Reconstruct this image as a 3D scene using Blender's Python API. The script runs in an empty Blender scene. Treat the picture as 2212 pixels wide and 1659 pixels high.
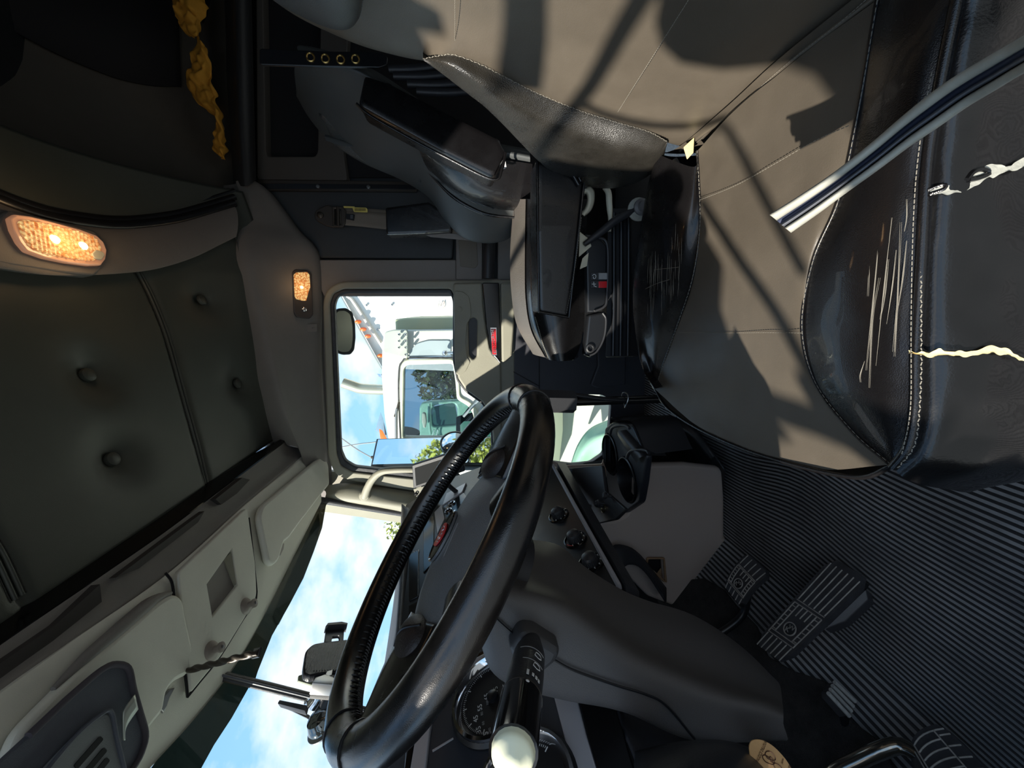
import bpy, bmesh, math, random
from mathutils import Vector, Matrix, noise as mnoise
random.seed(7)
S = bpy.context.scene
COL = S.collection
# ------------------------------------------------------------------ camera
F, U0, V0 = 831.0, 829.5, 1106.0
RIGHT = Vector((0.97971958, 0.18703489, -0.07188524))
DOWN = Vector((-0.04898598, -0.12429905, -0.99103487))
FWD = Vector((-0.19429337, 0.97445764, -0.11261613))
EYE = Vector((0.0, 0.0, 0.92))
cam_data = bpy.data.cameras.new('camera')
cam_data.sensor_fit = 'HORIZONTAL'; cam_data.sensor_width = 36.0
cam_data.lens = F / 2212.0 * 36.0
cam_data.clip_start = 0.02; cam_data.clip_end = 500
cam = bpy.data.objects.new('camera', cam_data); COL.objects.link(cam)
_r = Matrix((DOWN, RIGHT, -FWD)).transposed()
cam.matrix_world = Matrix.Translation(EYE) @ _r.to_4x4()
S.camera = cam
# ------------------------------------------------------------------ world, sun, exposure
S.view_settings.view_transform = 'Standard'; S.view_settings.look = 'None'
S.view_settings.gamma = 1.0; S.view_settings.use_curve_mapping = False
S.view_settings.exposure = 0.7
SUN_AZ, SUN_EL = math.radians(45), math.radians(33)
SUN_DIR = Vector((math.cos(SUN_EL)*math.cos(SUN_AZ), math.cos(SUN_EL)*math.sin(SUN_AZ), -math.sin(SUN_EL)))
SUN_POWER = 6.2
SKY_POWER = 1.2
W = bpy.data.worlds.new('sky'); S.world = W; W.use_nodes = True
nt = W.node_tree; nt.nodes.clear()
def nd(t, **k):
    n = nt.nodes.new(t)
    for a, v in k.items(): setattr(n, a, v)
    return n
o_ = nd('ShaderNodeOutputWorld'); bg = nd('ShaderNodeBackground'); tc = nd('ShaderNodeTexCoord')
sep = nd('ShaderNodeSeparateXYZ'); nt.links.new(tc.outputs['Generated'], sep.inputs[0])
mp = nd('ShaderNodeMapping'); mp.inputs['Scale'].default_value = (1.0, 1.0, 1.7); mp.inputs['Location'].default_value = (1.7, 0.45, 0.9)
nt.links.new(tc.outputs['Generated'], mp.inputs[0])
nz = nd('ShaderNodeTexNoise'); nz.inputs['Scale'].default_value = 3.6; nz.inputs['Detail'].default_value = 7; nz.inputs['Roughness'].default_value = 0.55
nt.links.new(mp.outputs[0], nz.inputs['Vector'])
cr = nd('ShaderNodeValToRGB'); cr.color_ramp.elements[0].position = 0.44; cr.color_ramp.elements[1].position = 0.60
nt.links.new(nz.outputs['Fac'], cr.inputs[0])
hz = nd('ShaderNodeValToRGB'); hz.color_ramp.elements[0].position = 0.0; hz.color_ramp.elements[1].position = 0.75
hz.color_ramp.elements[0].color = (0.30, 0.52, 0.76, 1); hz.color_ramp.elements[1].color = (0.12, 0.28, 0.53, 1)
nt.links.new(sep.outputs['Z'], hz.inputs[0])
mx = nd('ShaderNodeMix', data_type='RGBA'); mx.inputs[7].default_value = (0.60, 0.62, 0.64, 1)
nt.links.new(cr.outputs[0], mx.inputs[0]); nt.links.new(hz.outputs[0], mx.inputs[6])
nt.links.new(mx.outputs[2], bg.inputs[0]); bg.inputs[1].default_value = SKY_POWER
nt.links.new(bg.outputs[0], o_.inputs[0])
sun_d = bpy.data.lights.new('sun', 'SUN'); sun_d.energy = SUN_POWER; sun_d.angle = math.radians(0.7); sun_d.color = (1.0, 0.93, 0.83)
sun = bpy.data.objects.new('sun', sun_d); COL.objects.link(sun)
sun.rotation_euler = SUN_DIR.to_track_quat('-Z', 'Y').to_euler(); sun.location = (-5, -5, 6)
# ------------------------------------------------------------------ unprojection of measured points
def ray(x, y): return RIGHT*((1659-y)-U0) + DOWN*(x-V0) + FWD*F
def P(x, y, Y=None, X=None, Z=None, pl=None, off=0.0):
    r = ray(x, y).normalized()
    if Y is not None: t = (Y-EYE.y)/r.y
    elif X is not None: t = (X-EYE.x)/r.x
    elif Z is not None: t = (Z-EYE.z)/r.z
    else: t = (pl[1].dot(pl[0]-EYE))/pl[1].dot(r)
    return EYE + r*(t-off)
def PL(pts, **k): return [P(p[0], p[1], **k) for p in pts]
# ------------------------------------------------------------------ materials
def lin(c):
    return tuple(((v/255)/12.92 if v/255 <= 0.04045 else ((v/255+0.055)/1.055)**2.4) for v in c)
MATS = {}
def mat(name, rgb, rough=0.6, bump=0.0, bscale=200.0, metal=0.0, var=0.0, vscale=8.0, spec=0.5, kind='noise', emit=None, coat=0.0, bdist=0.002, rvar=0.0, stretch=None):
    m = bpy.data.materials.new(name); m.use_nodes = True; t = m.node_tree; n = t.nodes; b = n['Principled BSDF']
    b.inputs['Base Color'].default_value = (*lin(rgb), 1); b.inputs['Roughness'].default_value = rough
    b.inputs['Metallic'].default_value = metal; b.inputs['Specular IOR Level'].default_value = spec
    b.inputs['Coat Weight'].default_value = coat
    if emit: b.inputs['Emission Color'].default_value = (*lin(emit[0]), 1); b.inputs['Emission Strength'].default_value = emit[1]
    co = n.new('ShaderNodeTexCoord'); vec = co.outputs['Object']
    if stretch:
        mm = n.new('ShaderNodeMapping'); mm.inputs['Scale'].default_value = stretch; t.links.new(vec, mm.inputs[0]); vec = mm.outputs[0]
    if var > 0 or rvar > 0:
        z = n.new('ShaderNodeTexNoise'); z.inputs['Scale'].default_value = vscale; z.inputs['Detail'].default_value = 6; z.inputs['Roughness'].default_value = 0.65
        t.links.new(vec, z.inputs['Vector'])
    if var > 0:
        r = n.new('ShaderNodeValToRGB'); L = lin(rgb)
        r.color_ramp.elements[0].position = 0.32; r.color_ramp.elements[1].position = 0.68
        r.color_ramp.elements[0].color = (*[c*(1-var) for c in L], 1); r.color_ramp.elements[1].color = (*[min(1, c*(1+var)) for c in L], 1)
        t.links.new(z.outputs['Fac'], r.inputs[0]); t.links.new(r.outputs[0], b.inputs['Base Color'])
    if rvar > 0:
        q = n.new('ShaderNodeMapRange'); q.inputs[3].default_value = max(0.05, rough-rvar); q.inputs[4].default_value = min(1, rough+rvar)
        q.inputs[1].default_value = .3; q.inputs[2].default_value = .7
        t.links.new(z.outputs['Fac'], q.inputs[0]); t.links.new(q.outputs[0], b.inputs['Roughness'])
    if bump > 0:
        if kind == 'leather':
            w = n.new('ShaderNodeTexVoronoi'); w.inputs['Scale'].default_value = bscale; out = w.outputs['Distance']
        else:
            w = n.new('ShaderNodeTexNoise'); w.inputs['Scale'].default_value = bscale; w.inputs['Detail'].default_value = 3; out = w.outputs['Fac']
        t.links.new(vec, w.inputs['Vector'])
        bp = n.new('ShaderNodeBump'); bp.inputs['Strength'].default_value = bump; bp.inputs['Distance'].default_value = bdist
        t.links.new(out, bp.inputs['Height']); t.links.new(bp.outputs[0], b.inputs['Normal'])
    MATS[name] = m; return m
def glass_mat(name, tint=(1, 1, 1), gloss=0.025, rough=0.0):
    m = bpy.data.materials.new(name); m.use_nodes = True; t = m.node_tree; n = t.nodes; n.clear()
    o = n.new('ShaderNodeOutputMaterial'); tr = n.new('ShaderNodeBsdfTransparent'); tr.inputs[0].default_value = (*tint, 1)
    g = n.new('ShaderNodeBsdfGlossy'); g.inputs['Roughness'].default_value = rough
    x = n.new('ShaderNodeMixShader'); x.inputs[0].default_value = gloss
    t.links.new(tr.outputs[0], x.inputs[1]); t.links.new(g.outputs[0], x.inputs[2]); t.links.new(x.outputs[0], o.inputs[0])
    return m
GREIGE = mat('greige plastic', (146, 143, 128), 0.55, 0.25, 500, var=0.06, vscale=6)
GREIGE_H = mat('greige plastic with painted light', (216, 214, 202), 0.55, 0.25, 600, var=0.05, vscale=6)  # lighter copy of the greige: daylight on the console put into the colour
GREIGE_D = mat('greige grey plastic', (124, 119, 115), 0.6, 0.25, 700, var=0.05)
HEAD = mat('charcoal headliner vinyl', (72, 75, 69), 0.45, 0.2, 900, kind='leather', var=0.06, vscale=5, bdist=0.0006)
HEAD2 = mat('brown grey sleeper liner', (80, 75, 68), 0.75, 0.2, 300, var=0.06)
PADK = mat('black padded vinyl', (40, 40, 41), 0.45, 0.3, 400, kind='leather', bdist=0.001)
DARKV = mat('dark grey vinyl', (50, 54, 57), 0.55, 0.25, 350, var=0.1, vscale=9)
BLACKP = mat('black plastic', (44, 44, 47), 0.42, 0.25, 600, bdist=0.0008)
BLACKP2 = mat('satin black panel', (24, 25, 28), 0.32)
GLOSSK = mat('gloss black', (14, 14, 15), 0.15)
CHARP = mat('charcoal door plastic', (64, 64, 70), 0.5, 0.3, 500, bdist=0.001)
COLG = mat('dark grey column plastic', (86, 82, 80), 0.48, 0.3, 900, kind='leather', bdist=0.0008)
CONS = mat('brown grey console plastic', (172, 155, 144), 0.5, 0.3, 500, bdist=0.001)
SILV = mat('silver painted trim', (176, 174, 178), 0.35, 0.0, metal=0.25)
CHROME = mat('chrome', (225, 225, 228), 0.08, metal=1.0)
STEEL = mat('brushed steel', (150, 150, 150), 0.3, metal=0.9)
GUNM = mat('gunmetal', (74, 68, 62), 0.4, metal=0.6)
BROWN = mat('worn brown grey leather', (84, 77, 67), 0.42, 0.2, 1100, kind='leather', var=0.08, vscale=14, bdist=0.0005, rvar=.06)
BLKL = mat('worn glossy black leather', (17, 16, 17), 0.28, 0.2, 900, kind='leather', bdist=0.0006, rvar=0.08, vscale=18, coat=.25)
BLKM = mat('black grained leather', (15, 15, 16), 0.26, 0.3, 420, bdist=0.0008, var=0.2, vscale=20, spec=.5, coat=.2)
GREYL = mat('grey seat leather', (72, 75, 75), 0.45, 0.25, 1000, kind='leather', bdist=0.0006, var=0.08)
WRIM = mat('worn black wheel leather', (19, 18, 18), 0.24, 0.12, 1200, kind='leather', bdist=0.0005, var=0.4, vscale=22, rvar=0.07, spec=.7)
RUBBER = mat('dusty worn rubber rib', (128, 128, 129), 0.48, 0.3, 60, var=0.4, vscale=7, bdist=0.002)
GROOVE = mat('black mat groove', (44, 44, 46), 0.7)
RUBK = mat('black rubber', (52, 52, 55), 0.5, 0.3, 120, var=0.3, vscale=40)
RIBW = mat('worn rubber tread edge', (150, 145, 138), 0.7, var=0.3, vscale=60)
THREAD = mat('pale thread', (122, 117, 106), 0.8)
FOAM = mat('yellowed foam lining', (226, 205, 150), 0.9, 0.4, 200)
FOAMG = mat('grey backing cloth', (160, 160, 150), 0.9, 0.4, 200)
SEAL = mat('aged grey rubber channel', (92, 95, 102), 0.5, 0.2, 90, var=0.15, vscale=30)
SEALW = mat('dusty pale rubber lip', (158, 157, 146), 0.7, 0.3, 90, var=0.12, vscale=40)
SEALD = mat('blue grey felt groove', (60, 66, 86), 0.6)
CLOTH = mat('mustard yellow cloth', (196, 140, 44), 0.85, 0.4, 90, var=0.2, vscale=10)
BELT = mat('taupe belt webbing', (120, 112, 102), 0.8, 0.4, 500, var=0.06)
LABELY = mat('yellow label', (216, 200, 108), 0.6)
WHITE = mat('white print', (225, 225, 222), 0.6)
GREYPR = mat('grey print', (150, 150, 150), 0.6)
RED = mat('red enamel', (200, 28, 36), 0.3, coat=0.5)
REDN = mat('red needle', (205, 40, 44), 0.5)
TAN = mat('tan card', (206, 160, 108), 0.85, 0.3, 200, var=0.06, vscale=40)
INK = mat('brown ink', (70, 40, 22), 0.8)
WHITEP = mat('white truck paint', (206, 208, 200), 0.25, coat=0.3)
CREAMP = mat('cream truck paint', (212, 214, 192), 0.35)
MINT = mat('mint green truck paint', (168, 214, 190), 0.35)
ORANGE = mat('orange marker lens', (235, 105, 40), 0.3)
TEAL = mat('dark teal panel', (38, 84, 78), 0.4)
GRAVEL = mat('grey gravel ground', (98, 101, 100), 0.95, 0.8, 60, var=0.35, vscale=70)
LEAF = mat('yellow green leaves', (140, 150, 66), 0.7, var=0.4, vscale=6)
LEAFD = mat('dark green leaves', (62, 80, 44), 0.7, var=0.4, vscale=6)
BARK = mat('brown bark', (84, 68, 54), 0.9, 0.5, 30)
DARKIN = mat('dark lining and recess shade', (14, 14, 18), 0.8)  # near black also stands in for shade inside openings
GLASS = glass_mat('clear window glass', (0.97, 1.0, 0.98))
GLASSD = glass_mat('tinted window glass', (0.52, 0.58, 0.62))
TINT = glass_mat('tinted sun strip', (0.12, 0.115, 0.085))
TINT2 = glass_mat('half tinted sun strip', (0.45, 0.5, 0.45))
MIRR = mat('mirror glass', (225, 232, 235), 0.02, metal=1.0)
# ------------------------------------------------------------------ object helpers
def link(o, parent=None):
    COL.objects.link(o)
    if parent is not None:
        o.parent = parent
        o.matrix_parent_inverse = Matrix.Translation(-parent.location) if parent.type == 'EMPTY' else Matrix.Identity(4)
    return o
def thing(name, label, cat, loc=(0, 0, 0), group=None):
    o = bpy.data.objects.new(name, None); o.empty_display_size = 0.05; COL.objects.link(o)
    o.location = loc; o['label'] = label; o['category'] = cat
    if group: o['group'] = group
    return o
def tag(o, label, cat, group=None):
    o['label'] = label; o['category'] = cat
    if group: o['group'] = group
    return o
def struct(o): o['kind'] = 'structure'; return o
def meshobj(name, verts, faces, m, parent=None, smooth=True, angle=35, mats=None, fmat=None):
    me = bpy.data.meshes.new(name); me.from_pydata([tuple(v) for v in verts], [], faces); me.validate()
    for mm in (mats or [m]): me.materials.append(mm)
    if fmat:
        for i, p in enumerate(me.polygons): p.material_index = fmat[i] if i < len(fmat) else 0
    if smooth:
        me.shade_smooth()
        if angle: me.set_sharp_from_angle(angle=math.radians(angle))
    me.update()
    o = bpy.data.objects.new(name, me); return link(o, parent)
def bmobj(name, bm, m, parent=None, smooth=True, angle=35):
    bmesh.ops.recalc_face_normals(bm, faces=bm.faces)
    me = bpy.data.meshes.new(name); bm.to_mesh(me); bm.free()
    for mm in (m if isinstance(m, list) else [m]): me.materials.append(mm)
    if smooth:
        me.shade_smooth(); me.set_sharp_from_angle(angle=math.radians(angle))
    return link(bpy.data.objects.new(name, me), parent)
def cr_pts(pts, n, closed=False):
    """Catmull-Rom curve through pts, n points evenly spread in length"""
    pts = [Vector(p) for p in pts]
    if len(pts) == 2: return [pts[0].lerp(pts[1], i/(n-1)) for i in range(n)]
    k = len(pts); dense = []
    segs = k if closed else k-1
    for i in range(segs):
        if closed: a, b, c, d = pts[(i-1) % k], pts[i], pts[(i+1) % k], pts[(i+2) % k]
        else:
            b, c = pts[i], pts[i+1]
            a = pts[i-1] if i > 0 else b*2-c
            d = pts[i+2] if i+2 < k else c*2-b
        for j in range(12):
            t = j/12
            dense.append(0.5*((2*b)+(c-a)*t+(2*a-5*b+4*c-d)*t*t+(3*b-a-3*c+d)*t**3))
    dense.append(pts[0] if closed else pts[-1])
    L = [0]
    for i in range(1, len(dense)): L.append(L[-1]+(dense[i]-dense[i-1]).length)
    tot = L[-1]; out = []; j = 0
    cnt = n if not closed else n+1
    for i in range(n):
        s = tot*i/(cnt-1)
        while j < len(L)-2 and L[j+1] < s: j += 1
        dd = L[j+1]-L[j]
        out.append(dense[j].lerp(dense[j+1], (s-L[j])/dd if dd > 1e-9 else 0))
    return out
def loft(name, rows, m, parent=None, n=32, k=6, thick=0.0, lin_rows=False, close_rows=False, angle=60, smooth_along=True, flip=False, disp=None):
    """smooth skin through rows of points; k steps between rows; thick solidifies inwards"""
    R = [cr_pts(r, n) if smooth_along else r for r in rows]
    nn = len(R[0]); grid = []
    if lin_rows or len(R) == 2:
        for i in range(len(R)-1):
            for j in range(k): grid.append([R[i][c].lerp(R[i+1][c], j/k) for c in range(nn)])
        grid.append(R[-1])
    else:
        cols = []
        for c in range(nn):
            pts = [r[c] for r in R]; col = []
            for i in range(len(pts)-1):
                b, cc = pts[i], pts[i+1]; a = pts[i-1] if i > 0 else b*2-cc; d = pts[i+2] if i+2 < len(pts) else cc*2-b
                for j in range(k):
                    t = j/k; col.append(0.5*((2*b)+(cc-a)*t+(2*a-5*b+4*cc-d)*t*t+(3*b-a-3*cc+d)*t**3))
            col.append(pts[-1]); cols.append(col)
        grid = [[cols[c][r] for c in range(nn)] for r in range(len(cols[0]))]
    if disp: grid = [[disp(v, r/(len(grid)-1), c/(nn-1)) for c, v in enumerate(row)] for r, row in enumerate(grid)]
    vs = [v for row in grid for v in row]; fs = []
    for r in range(len(grid)-1):
        for c in range(nn-1):
            q = (r*nn+c, r*nn+c+1, (r+1)*nn+c+1, (r+1)*nn+c)
            fs.append(q if not flip else q[::-1])
    o = meshobj(name, vs, fs, m, parent, True, angle)
    # face the eye side
    me = o.data; s = sum((p.normal.dot(Vector(EYE)-p.center))*p.area for p in me.polygons)
    if s < 0: me.flip_normals()
    if thick:
        md = o.modifiers.new('thickness', 'SOLIDIFY'); md.thickness = thick; md.offset = -1
    return o
def tube(name, pts, r, m, parent=None, seg=10, n=None, closed=False, flat=1.0, up=None, caps=True, straight=False):
    """round tube along a smooth path; r may be a list; flat squashes the section along 'up'"""
    if straight: C = [Vector(p) for p in pts]
    else: C = cr_pts(pts, n or max(8, len(pts)*6), closed)
    N = len(C); vs = []; fs = []; prev = None
    for i in range(N):
        t = (C[(i+1) % N]-C[i-1]) if (closed or 0 < i < N-1) else (C[1]-C[0] if i == 0 else C[-1]-C[-2])
        t = t.normalized()
        if up is not None: u = Vector(up)
        elif prev is None: u = Vector((0, 0, 1)) if abs(t.z) < 0.9 else Vector((1, 0, 0))
        else: u = prev
        u = (u - t*u.dot(t)).normalized(); prev = u; w = t.cross(u)
        rr = r if not isinstance(r, (list, tuple)) else r[min(len(r)-1, int(i/(N-1)*(len(r)-1)))]*(1-((i/(N-1)*(len(r)-1)) % 1)) + r[min(len(r)-1, int(i/(N-1)*(len(r)-1))+1)]*((i/(N-1)*(len(r)-1)) % 1)
        for j in range(seg):
            a = 2*math.pi*j/seg
            vs.append(C[i]+u*(math.cos(a)*rr*flat)+w*(math.sin(a)*rr))
    for i in range(N if closed else N-1):
        for j in range(seg):
            a, b = i*seg+j, i*seg+(j+1) % seg; i2 = ((i+1) % N)*seg
            fs.append((a, b, i2+(j+1) % seg, i2+j))
    if not closed and caps:
        fs.append(tuple(range(seg))[::-1]); fs.append(tuple((N-1)*seg+j for j in range(seg)))
    if name is None: return vs, fs
    return meshobj(name, vs, fs, m, parent, True, 50)
class MB:
    """collects pieces into ONE mesh"""
    def __init__(s): s.v = []; s.f = []
    def add(s, vs, fs):
        k = len(s.v); s.v += [Vector(v) for v in vs]; s.f += [tuple(i+k for i in f) for f in fs]
    def tube(s, pts, r, seg=5, **k): s.add(*tube(None, pts, r, None, seg=seg, **k))
    def box(s, c, ax, ay, az):
        c, ax, ay, az = map(Vector, (c, ax, ay, az)); vs = [c+ax*i+ay*j+az*k for i in (-1, 1) for j in (-1, 1) for k in (-1, 1)]
        s.add(vs, [(0, 1, 3, 2), (4, 6, 7, 5), (0, 4, 5, 1), (2, 3, 7, 6), (0, 2, 6, 4), (1, 5, 7, 3)])
    def build(s, name, m, parent=None, smooth=True, angle=40, stuff=False):
        o = meshobj(name, s.v, s.f, m, parent, smooth, angle)
        if stuff: o['kind'] = 'stuff'
        return o
class Frame:
    """plane frame: origin, u, v; n = u x v looks at the viewer"""
    def __init__(s, o, u, v): s.o = Vector(o); s.u = Vector(u).normalized(); s.v = Vector(v).normalized(); s.n = s.u.cross(s.v).normalized(); s.v = s.n.cross(s.u)
    def un(s, x, y): p = P(x, y, pl=(s.o, s.n))-s.o; return (p.dot(s.u), p.dot(s.v))
    def pt(s, a, b, h=0): return s.o+s.u*a+s.v*b+s.n*h
    def mtx(s, a=0, b=0, h=0):
        m = Matrix((s.u, s.v, s.n)).transposed().to_4x4(); m.translation = s.pt(a, b, h); return m
def yframe(Y, X=0, Z=0): return Frame((X, Y, Z), (1, 0, 0), (0, 0, 1))
def xframe(X, Y=0, Z=0): return Frame((X, Y, Z), (0, 1, 0), (0, 0, 1))   # looks +X
def zframe(Z, X=0, Y=0): return Frame((X, Y, Z), (0, 1, 0), (-1, 0, 0))
def rnd(poly, r, k=4):
    """round the corners of a 2D polygon"""
    out = []; N = len(poly); rs = r if isinstance(r, (list, tuple)) else [r]*N
    for i in range(N):
        a, b, c = Vector(poly[i-1][:2]), Vector(poly[i][:2]), Vector(poly[(i+1) % N][:2])
        d1, d2 = (a-b), (c-b); rr = min(rs[i], d1.length*0.48, d2.length*0.48)
        if rr < 1e-6: out.append((b.x, b.y)); continue
        p, q = b+d1.normalized()*rr, b+d2.normalized()*rr
        for j in range(k+1):
            t = j/k; v = p*(1-t)**2+b*2*t*(1-t)+q*t*t; out.append((v.x, v.y))
    return out
def inset2(poly, d):
    """offset a 2D polygon outwards (d>0)"""
    N = len(poly); A = sum(poly[i-1][0]*poly[i][1]-poly[i][0]*poly[i-1][1] for i in range(N)); s = 1 if A > 0 else -1; out = []
    for i in range(N):
        a, b, c = Vector(poly[i-1]), Vector(poly[i]), Vector(poly[(i+1) % N])
        e1, e2 = (b-a), (c-b)
        if e1.length < 1e-9 or e2.length < 1e-9: out.append(tuple(b)); continue
        n1, n2 = Vector((e1.y, -e1.x)).normalized()*s, Vector((e2.y, -e2.x)).normalized()*s
        m = (n1+n2); m = m.normalized() if m.length > 1e-6 else n1
        out.append(tuple(b+m*(d/max(0.35, m.dot(n1)))))
    return out
def plate(name, fr, outer, m, parent=None, depth=0.01, bevel=0.0, holes=(), h=0.0, res=2, r=0.0):
    """flat panel with holes and rolled edges; its front face lies on the frame plane (+h)"""
    c = bpy.data.curves.new(name, 'CURVE'); c.dimensions = '2D'; c.fill_mode = 'BOTH'
    c.bevel_depth = bevel; c.bevel_resolution = res; c.extrude = max(0.0001, depth/2-bevel)
    if bevel: outer = inset2(outer, -bevel)
    rr_ = [max(q-bevel, .0006) for q in r] if isinstance(r, (list, tuple)) else max(r-bevel, 0)
    if r: outer = rnd(outer, rr_)
    for poly in [outer]+list(holes):
        sp = c.splines.new('POLY'); sp.points.add(len(poly)-1); sp.use_cyclic_u = True
        if bevel and poly is not outer: poly = inset2(poly, bevel)
        for p, q in zip(sp.points, poly): p.co = (q[0], q[1], 0, 1)
    o = bpy.data.objects.new(name, c); COL.objects.link(o); dg = bpy.context.evaluated_depsgraph_get()
    me = bpy.data.meshes.new_from_object(o.evaluated_get(dg)); bpy.data.objects.remove(o); bpy.data.curves.remove(c)
    me.transform(fr.mtx(0, 0, h-depth/2)); me.materials.clear(); me.materials.append(m)
    me.shade_smooth(); me.set_sharp_from_angle(angle=math.radians(30)); me.name = name
    return link(bpy.data.objects.new(name, me), parent)
def pplate(name, fr, pix, m, parent=None, r=0.0, **k):
    """panel whose outline is measured in the photograph, on a plane of the cab"""
    return plate(name, fr, [fr.un(*p) for p in pix], m, parent, r=r, **k)
def box(name, c, size, m, parent=None, bevel=0.004, rot=None, seg=2):
    bm = bmesh.new(); bmesh.ops.create_cube(bm, size=1.0)
    for v in bm.verts: v.co = Vector((v.co.x*size[0], v.co.y*size[1], v.co.z*size[2]))
    if bevel: bmesh.ops.bevel(bm, geom=bm.edges[:], offset=bevel, segments=seg, affect='EDGES', profile=0.7)
    M_ = (rot if rot is not None else Matrix.Identity(3)).to_4x4(); M_.translation = Vector(c); bm.transform(M_)
    return bmobj(name, bm, m, parent)
def hull(name, A, B, m, parent=None, bevel=0.004, seg=2):
    """solid between two matching polygons A and B (lists of 3D points)"""
    bm = bmesh.new(); a = [bm.verts.new(p) for p in A]; b = [bm.verts.new(p) for p in B]; N = len(a)
    bm.faces.new(a); bm.faces.new(b[::-1])
    for i in range(N): bm.faces.new((a[i], b[i], b[(i+1) % N], a[(i+1) % N]))
    bmesh.ops.recalc_face_normals(bm, faces=bm.faces)
    if bevel: bmesh.ops.bevel(bm, geom=bm.edges[:], offset=bevel, segments=seg, affect='EDGES', profile=0.7, clamp_overlap=True)
    return bmobj(name, bm, m, parent)
def lathe(name, prof, fr, a, b, m, parent=None, seg=24, h=0.0, sx=1.0, sy=1.0):
    """profile (radius, height) turned about the normal of a frame at (a,b)"""
    vs = []; fs = []
    for r, z in prof:
        for j in range(seg):
            t = 2*math.pi*j/seg; vs.append(fr.pt(a+math.cos(t)*r*sx, b+math.sin(t)*r*sy, h+z))
    for i in range(len(prof)-1):
        for j in range(seg): fs.append((i*seg+j, i*seg+(j+1) % seg, (i+1)*seg+(j+1) % seg, (i+1)*seg+j))
    if prof[-1][1] >= max(p[1] for p in prof)-1e-6 or prof[-1][0] < .002: fs.append(tuple((len(prof)-1)*seg+j for j in range(seg)))
    return meshobj(name, vs, fs, m, parent, True, 40)
def text(name, s, mtx, size, m, parent=None, ext=0.0003, sx=1.0, align='CENTER'):
    c = bpy.data.curves.new(name, 'FONT'); c.body = s; c.size = size; c.extrude = ext; c.align_x = align; c.align_y = 'CENTER'; c.resolution_u = 2
    o = bpy.data.objects.new(name, c); COL.objects.link(o); dg = bpy.context.evaluated_depsgraph_get()
    me = bpy.data.meshes.new_from_object(o.evaluated_get(dg)); bpy.data.objects.remove(o); bpy.data.curves.remove(c)
    me.transform(mtx @ Matrix.Diagonal((sx, 1, 1, 1))); me.materials.clear(); me.materials.append(m); me.name = name
    return link(bpy.data.objects.new(name, me), parent)
def stitches(name, pts, parent, m=None, n=60, r=0.0011, gap=0.35, wob=0.0, off=None):
    """a row of separate thread stitches laid along a seam"""
    C = cr_pts(pts, n*2); mb = MB()
    for i in range(0, len(C)-1, 2):
        a, b = C[i], C[i+1]; d = (b-a)
        if wob: s = d.cross((EYE-a)).normalized()*wob*(1 if (i//2) % 2 else -1); a = a+s; b = b-s
        mb.tube([a-d*gap/2, a.lerp(b, .5)+(EYE-a).normalized()*r*0.7, b+d*gap/2], r, seg=4, straight=True)
    return mb.build(name, m or THREAD, parent, stuff=True)
def toward(pts, d): return [p+(EYE-p).normalized()*d for p in pts]
# ================================================================== THE SETTING
WY = 1.70
F17 = yframe(WY); F168 = yframe(1.68); F166 = yframe(1.66)
# ---- floor: ribbed rubber mat with real ribs, rising into the toe board
def floor_z(x, y):
    z = 0.10
    if x < -0.80: z += (-(x+0.80))*0.75
    z += 0.020*math.exp(-((x+0.50)/0.10)**2-((y-0.80)/0.22)**2)
    z += 0.010*math.exp(-((x+0.42)/0.07)**2-((y-0.45)/0.16)**2)
    z += 0.012*math.sin(y*5+1)*0.3
    return z
PITCH = 0.0108
vs = []; fs = []; NX = int(1.65/PITCH)*4; NY = 44
for j in range(NY+1):
    y = -0.05+j/NY*1.77
    for i in range(NX+1):
        x0 = -1.20+(i//4)*PITCH+(0, .22, .72, .94)[i % 4]*PITCH; ph = i % 4
        bend = 0.045*math.exp(-((x0+0.52)/0.16)**2-((y-0.80)/0.14)**2)+0.010*math.sin(y*4+x0*3)
        x = x0+bend; z = floor_z(x0, y)+(0.0024 if ph in (1, 2) else -0.0012)
        vs.append((x, y, z))
for j in range(NY):
    for i in range(NX): fs.append((j*(NX+1)+i, j*(NX+1)+i+1, (j+1)*(NX+1)+i+1, (j+1)*(NX+1)+i))
fl = meshobj('floor', vs, fs, RUBBER, None, True, 25, mats=[RUBBER, GROOVE], fmat=[0 if k_ % 4 == 1 else 1 for k_ in range(len(fs))]); struct(fl)
# ---- passenger side wall panels (behind the door opening)
wall = pplate('wall_right', yframe(1.735), [(560, -900), (560, 420), (560, 640), (1420, 640), (1420, -900)], DARKV, depth=0.02); struct(wall)
# dark padded vinyl panel behind the door, with a rolled front edge
p = pplate('trim_1', F17, [(556, 410), (985, 410), (978, 560), (690, 558), (640, 500), (590, 440)], DARKV, r=0.015, depth=0.03, bevel=0.008); struct(p)
p = pplate('trim_2', yframe(1.69), [(688, 561), (985, 561), (985, 602), (1110, 602), (1110, 640), (700, 640), (690, 620)], GREIGE_D, r=0.006, depth=0.03, bevel=0.004); struct(p)
p = pplate('trim_3', yframe(1.685), [(985, 512), (1042, 512), (1042, 604), (985, 604)], GREIGE_D, r=0.006, depth=0.03, bevel=0.004); struct(p)
pplate('access_cover', yframe(1.683), [(990, 517), (1030, 519), (1033, 572), (1026, 580), (994, 576)], mat('taupe cover', (112, 106, 96), .6), p, r=0.008, depth=0.008, bevel=0.003)
p = pplate('trim_4', yframe(1.69), [(1075, 500), (1150, 500), (1150, 604), (1075, 604)], GREIGE_D, r=0.006, depth=0.03, bevel=0.004); struct(p)
tube('belt_conduit', [P(1058, 470, Y=1.66), P(1056, 540, Y=1.66), P(1054, 602, Y=1.66)], 0.026, BLACKP, p, seg=20)
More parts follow.
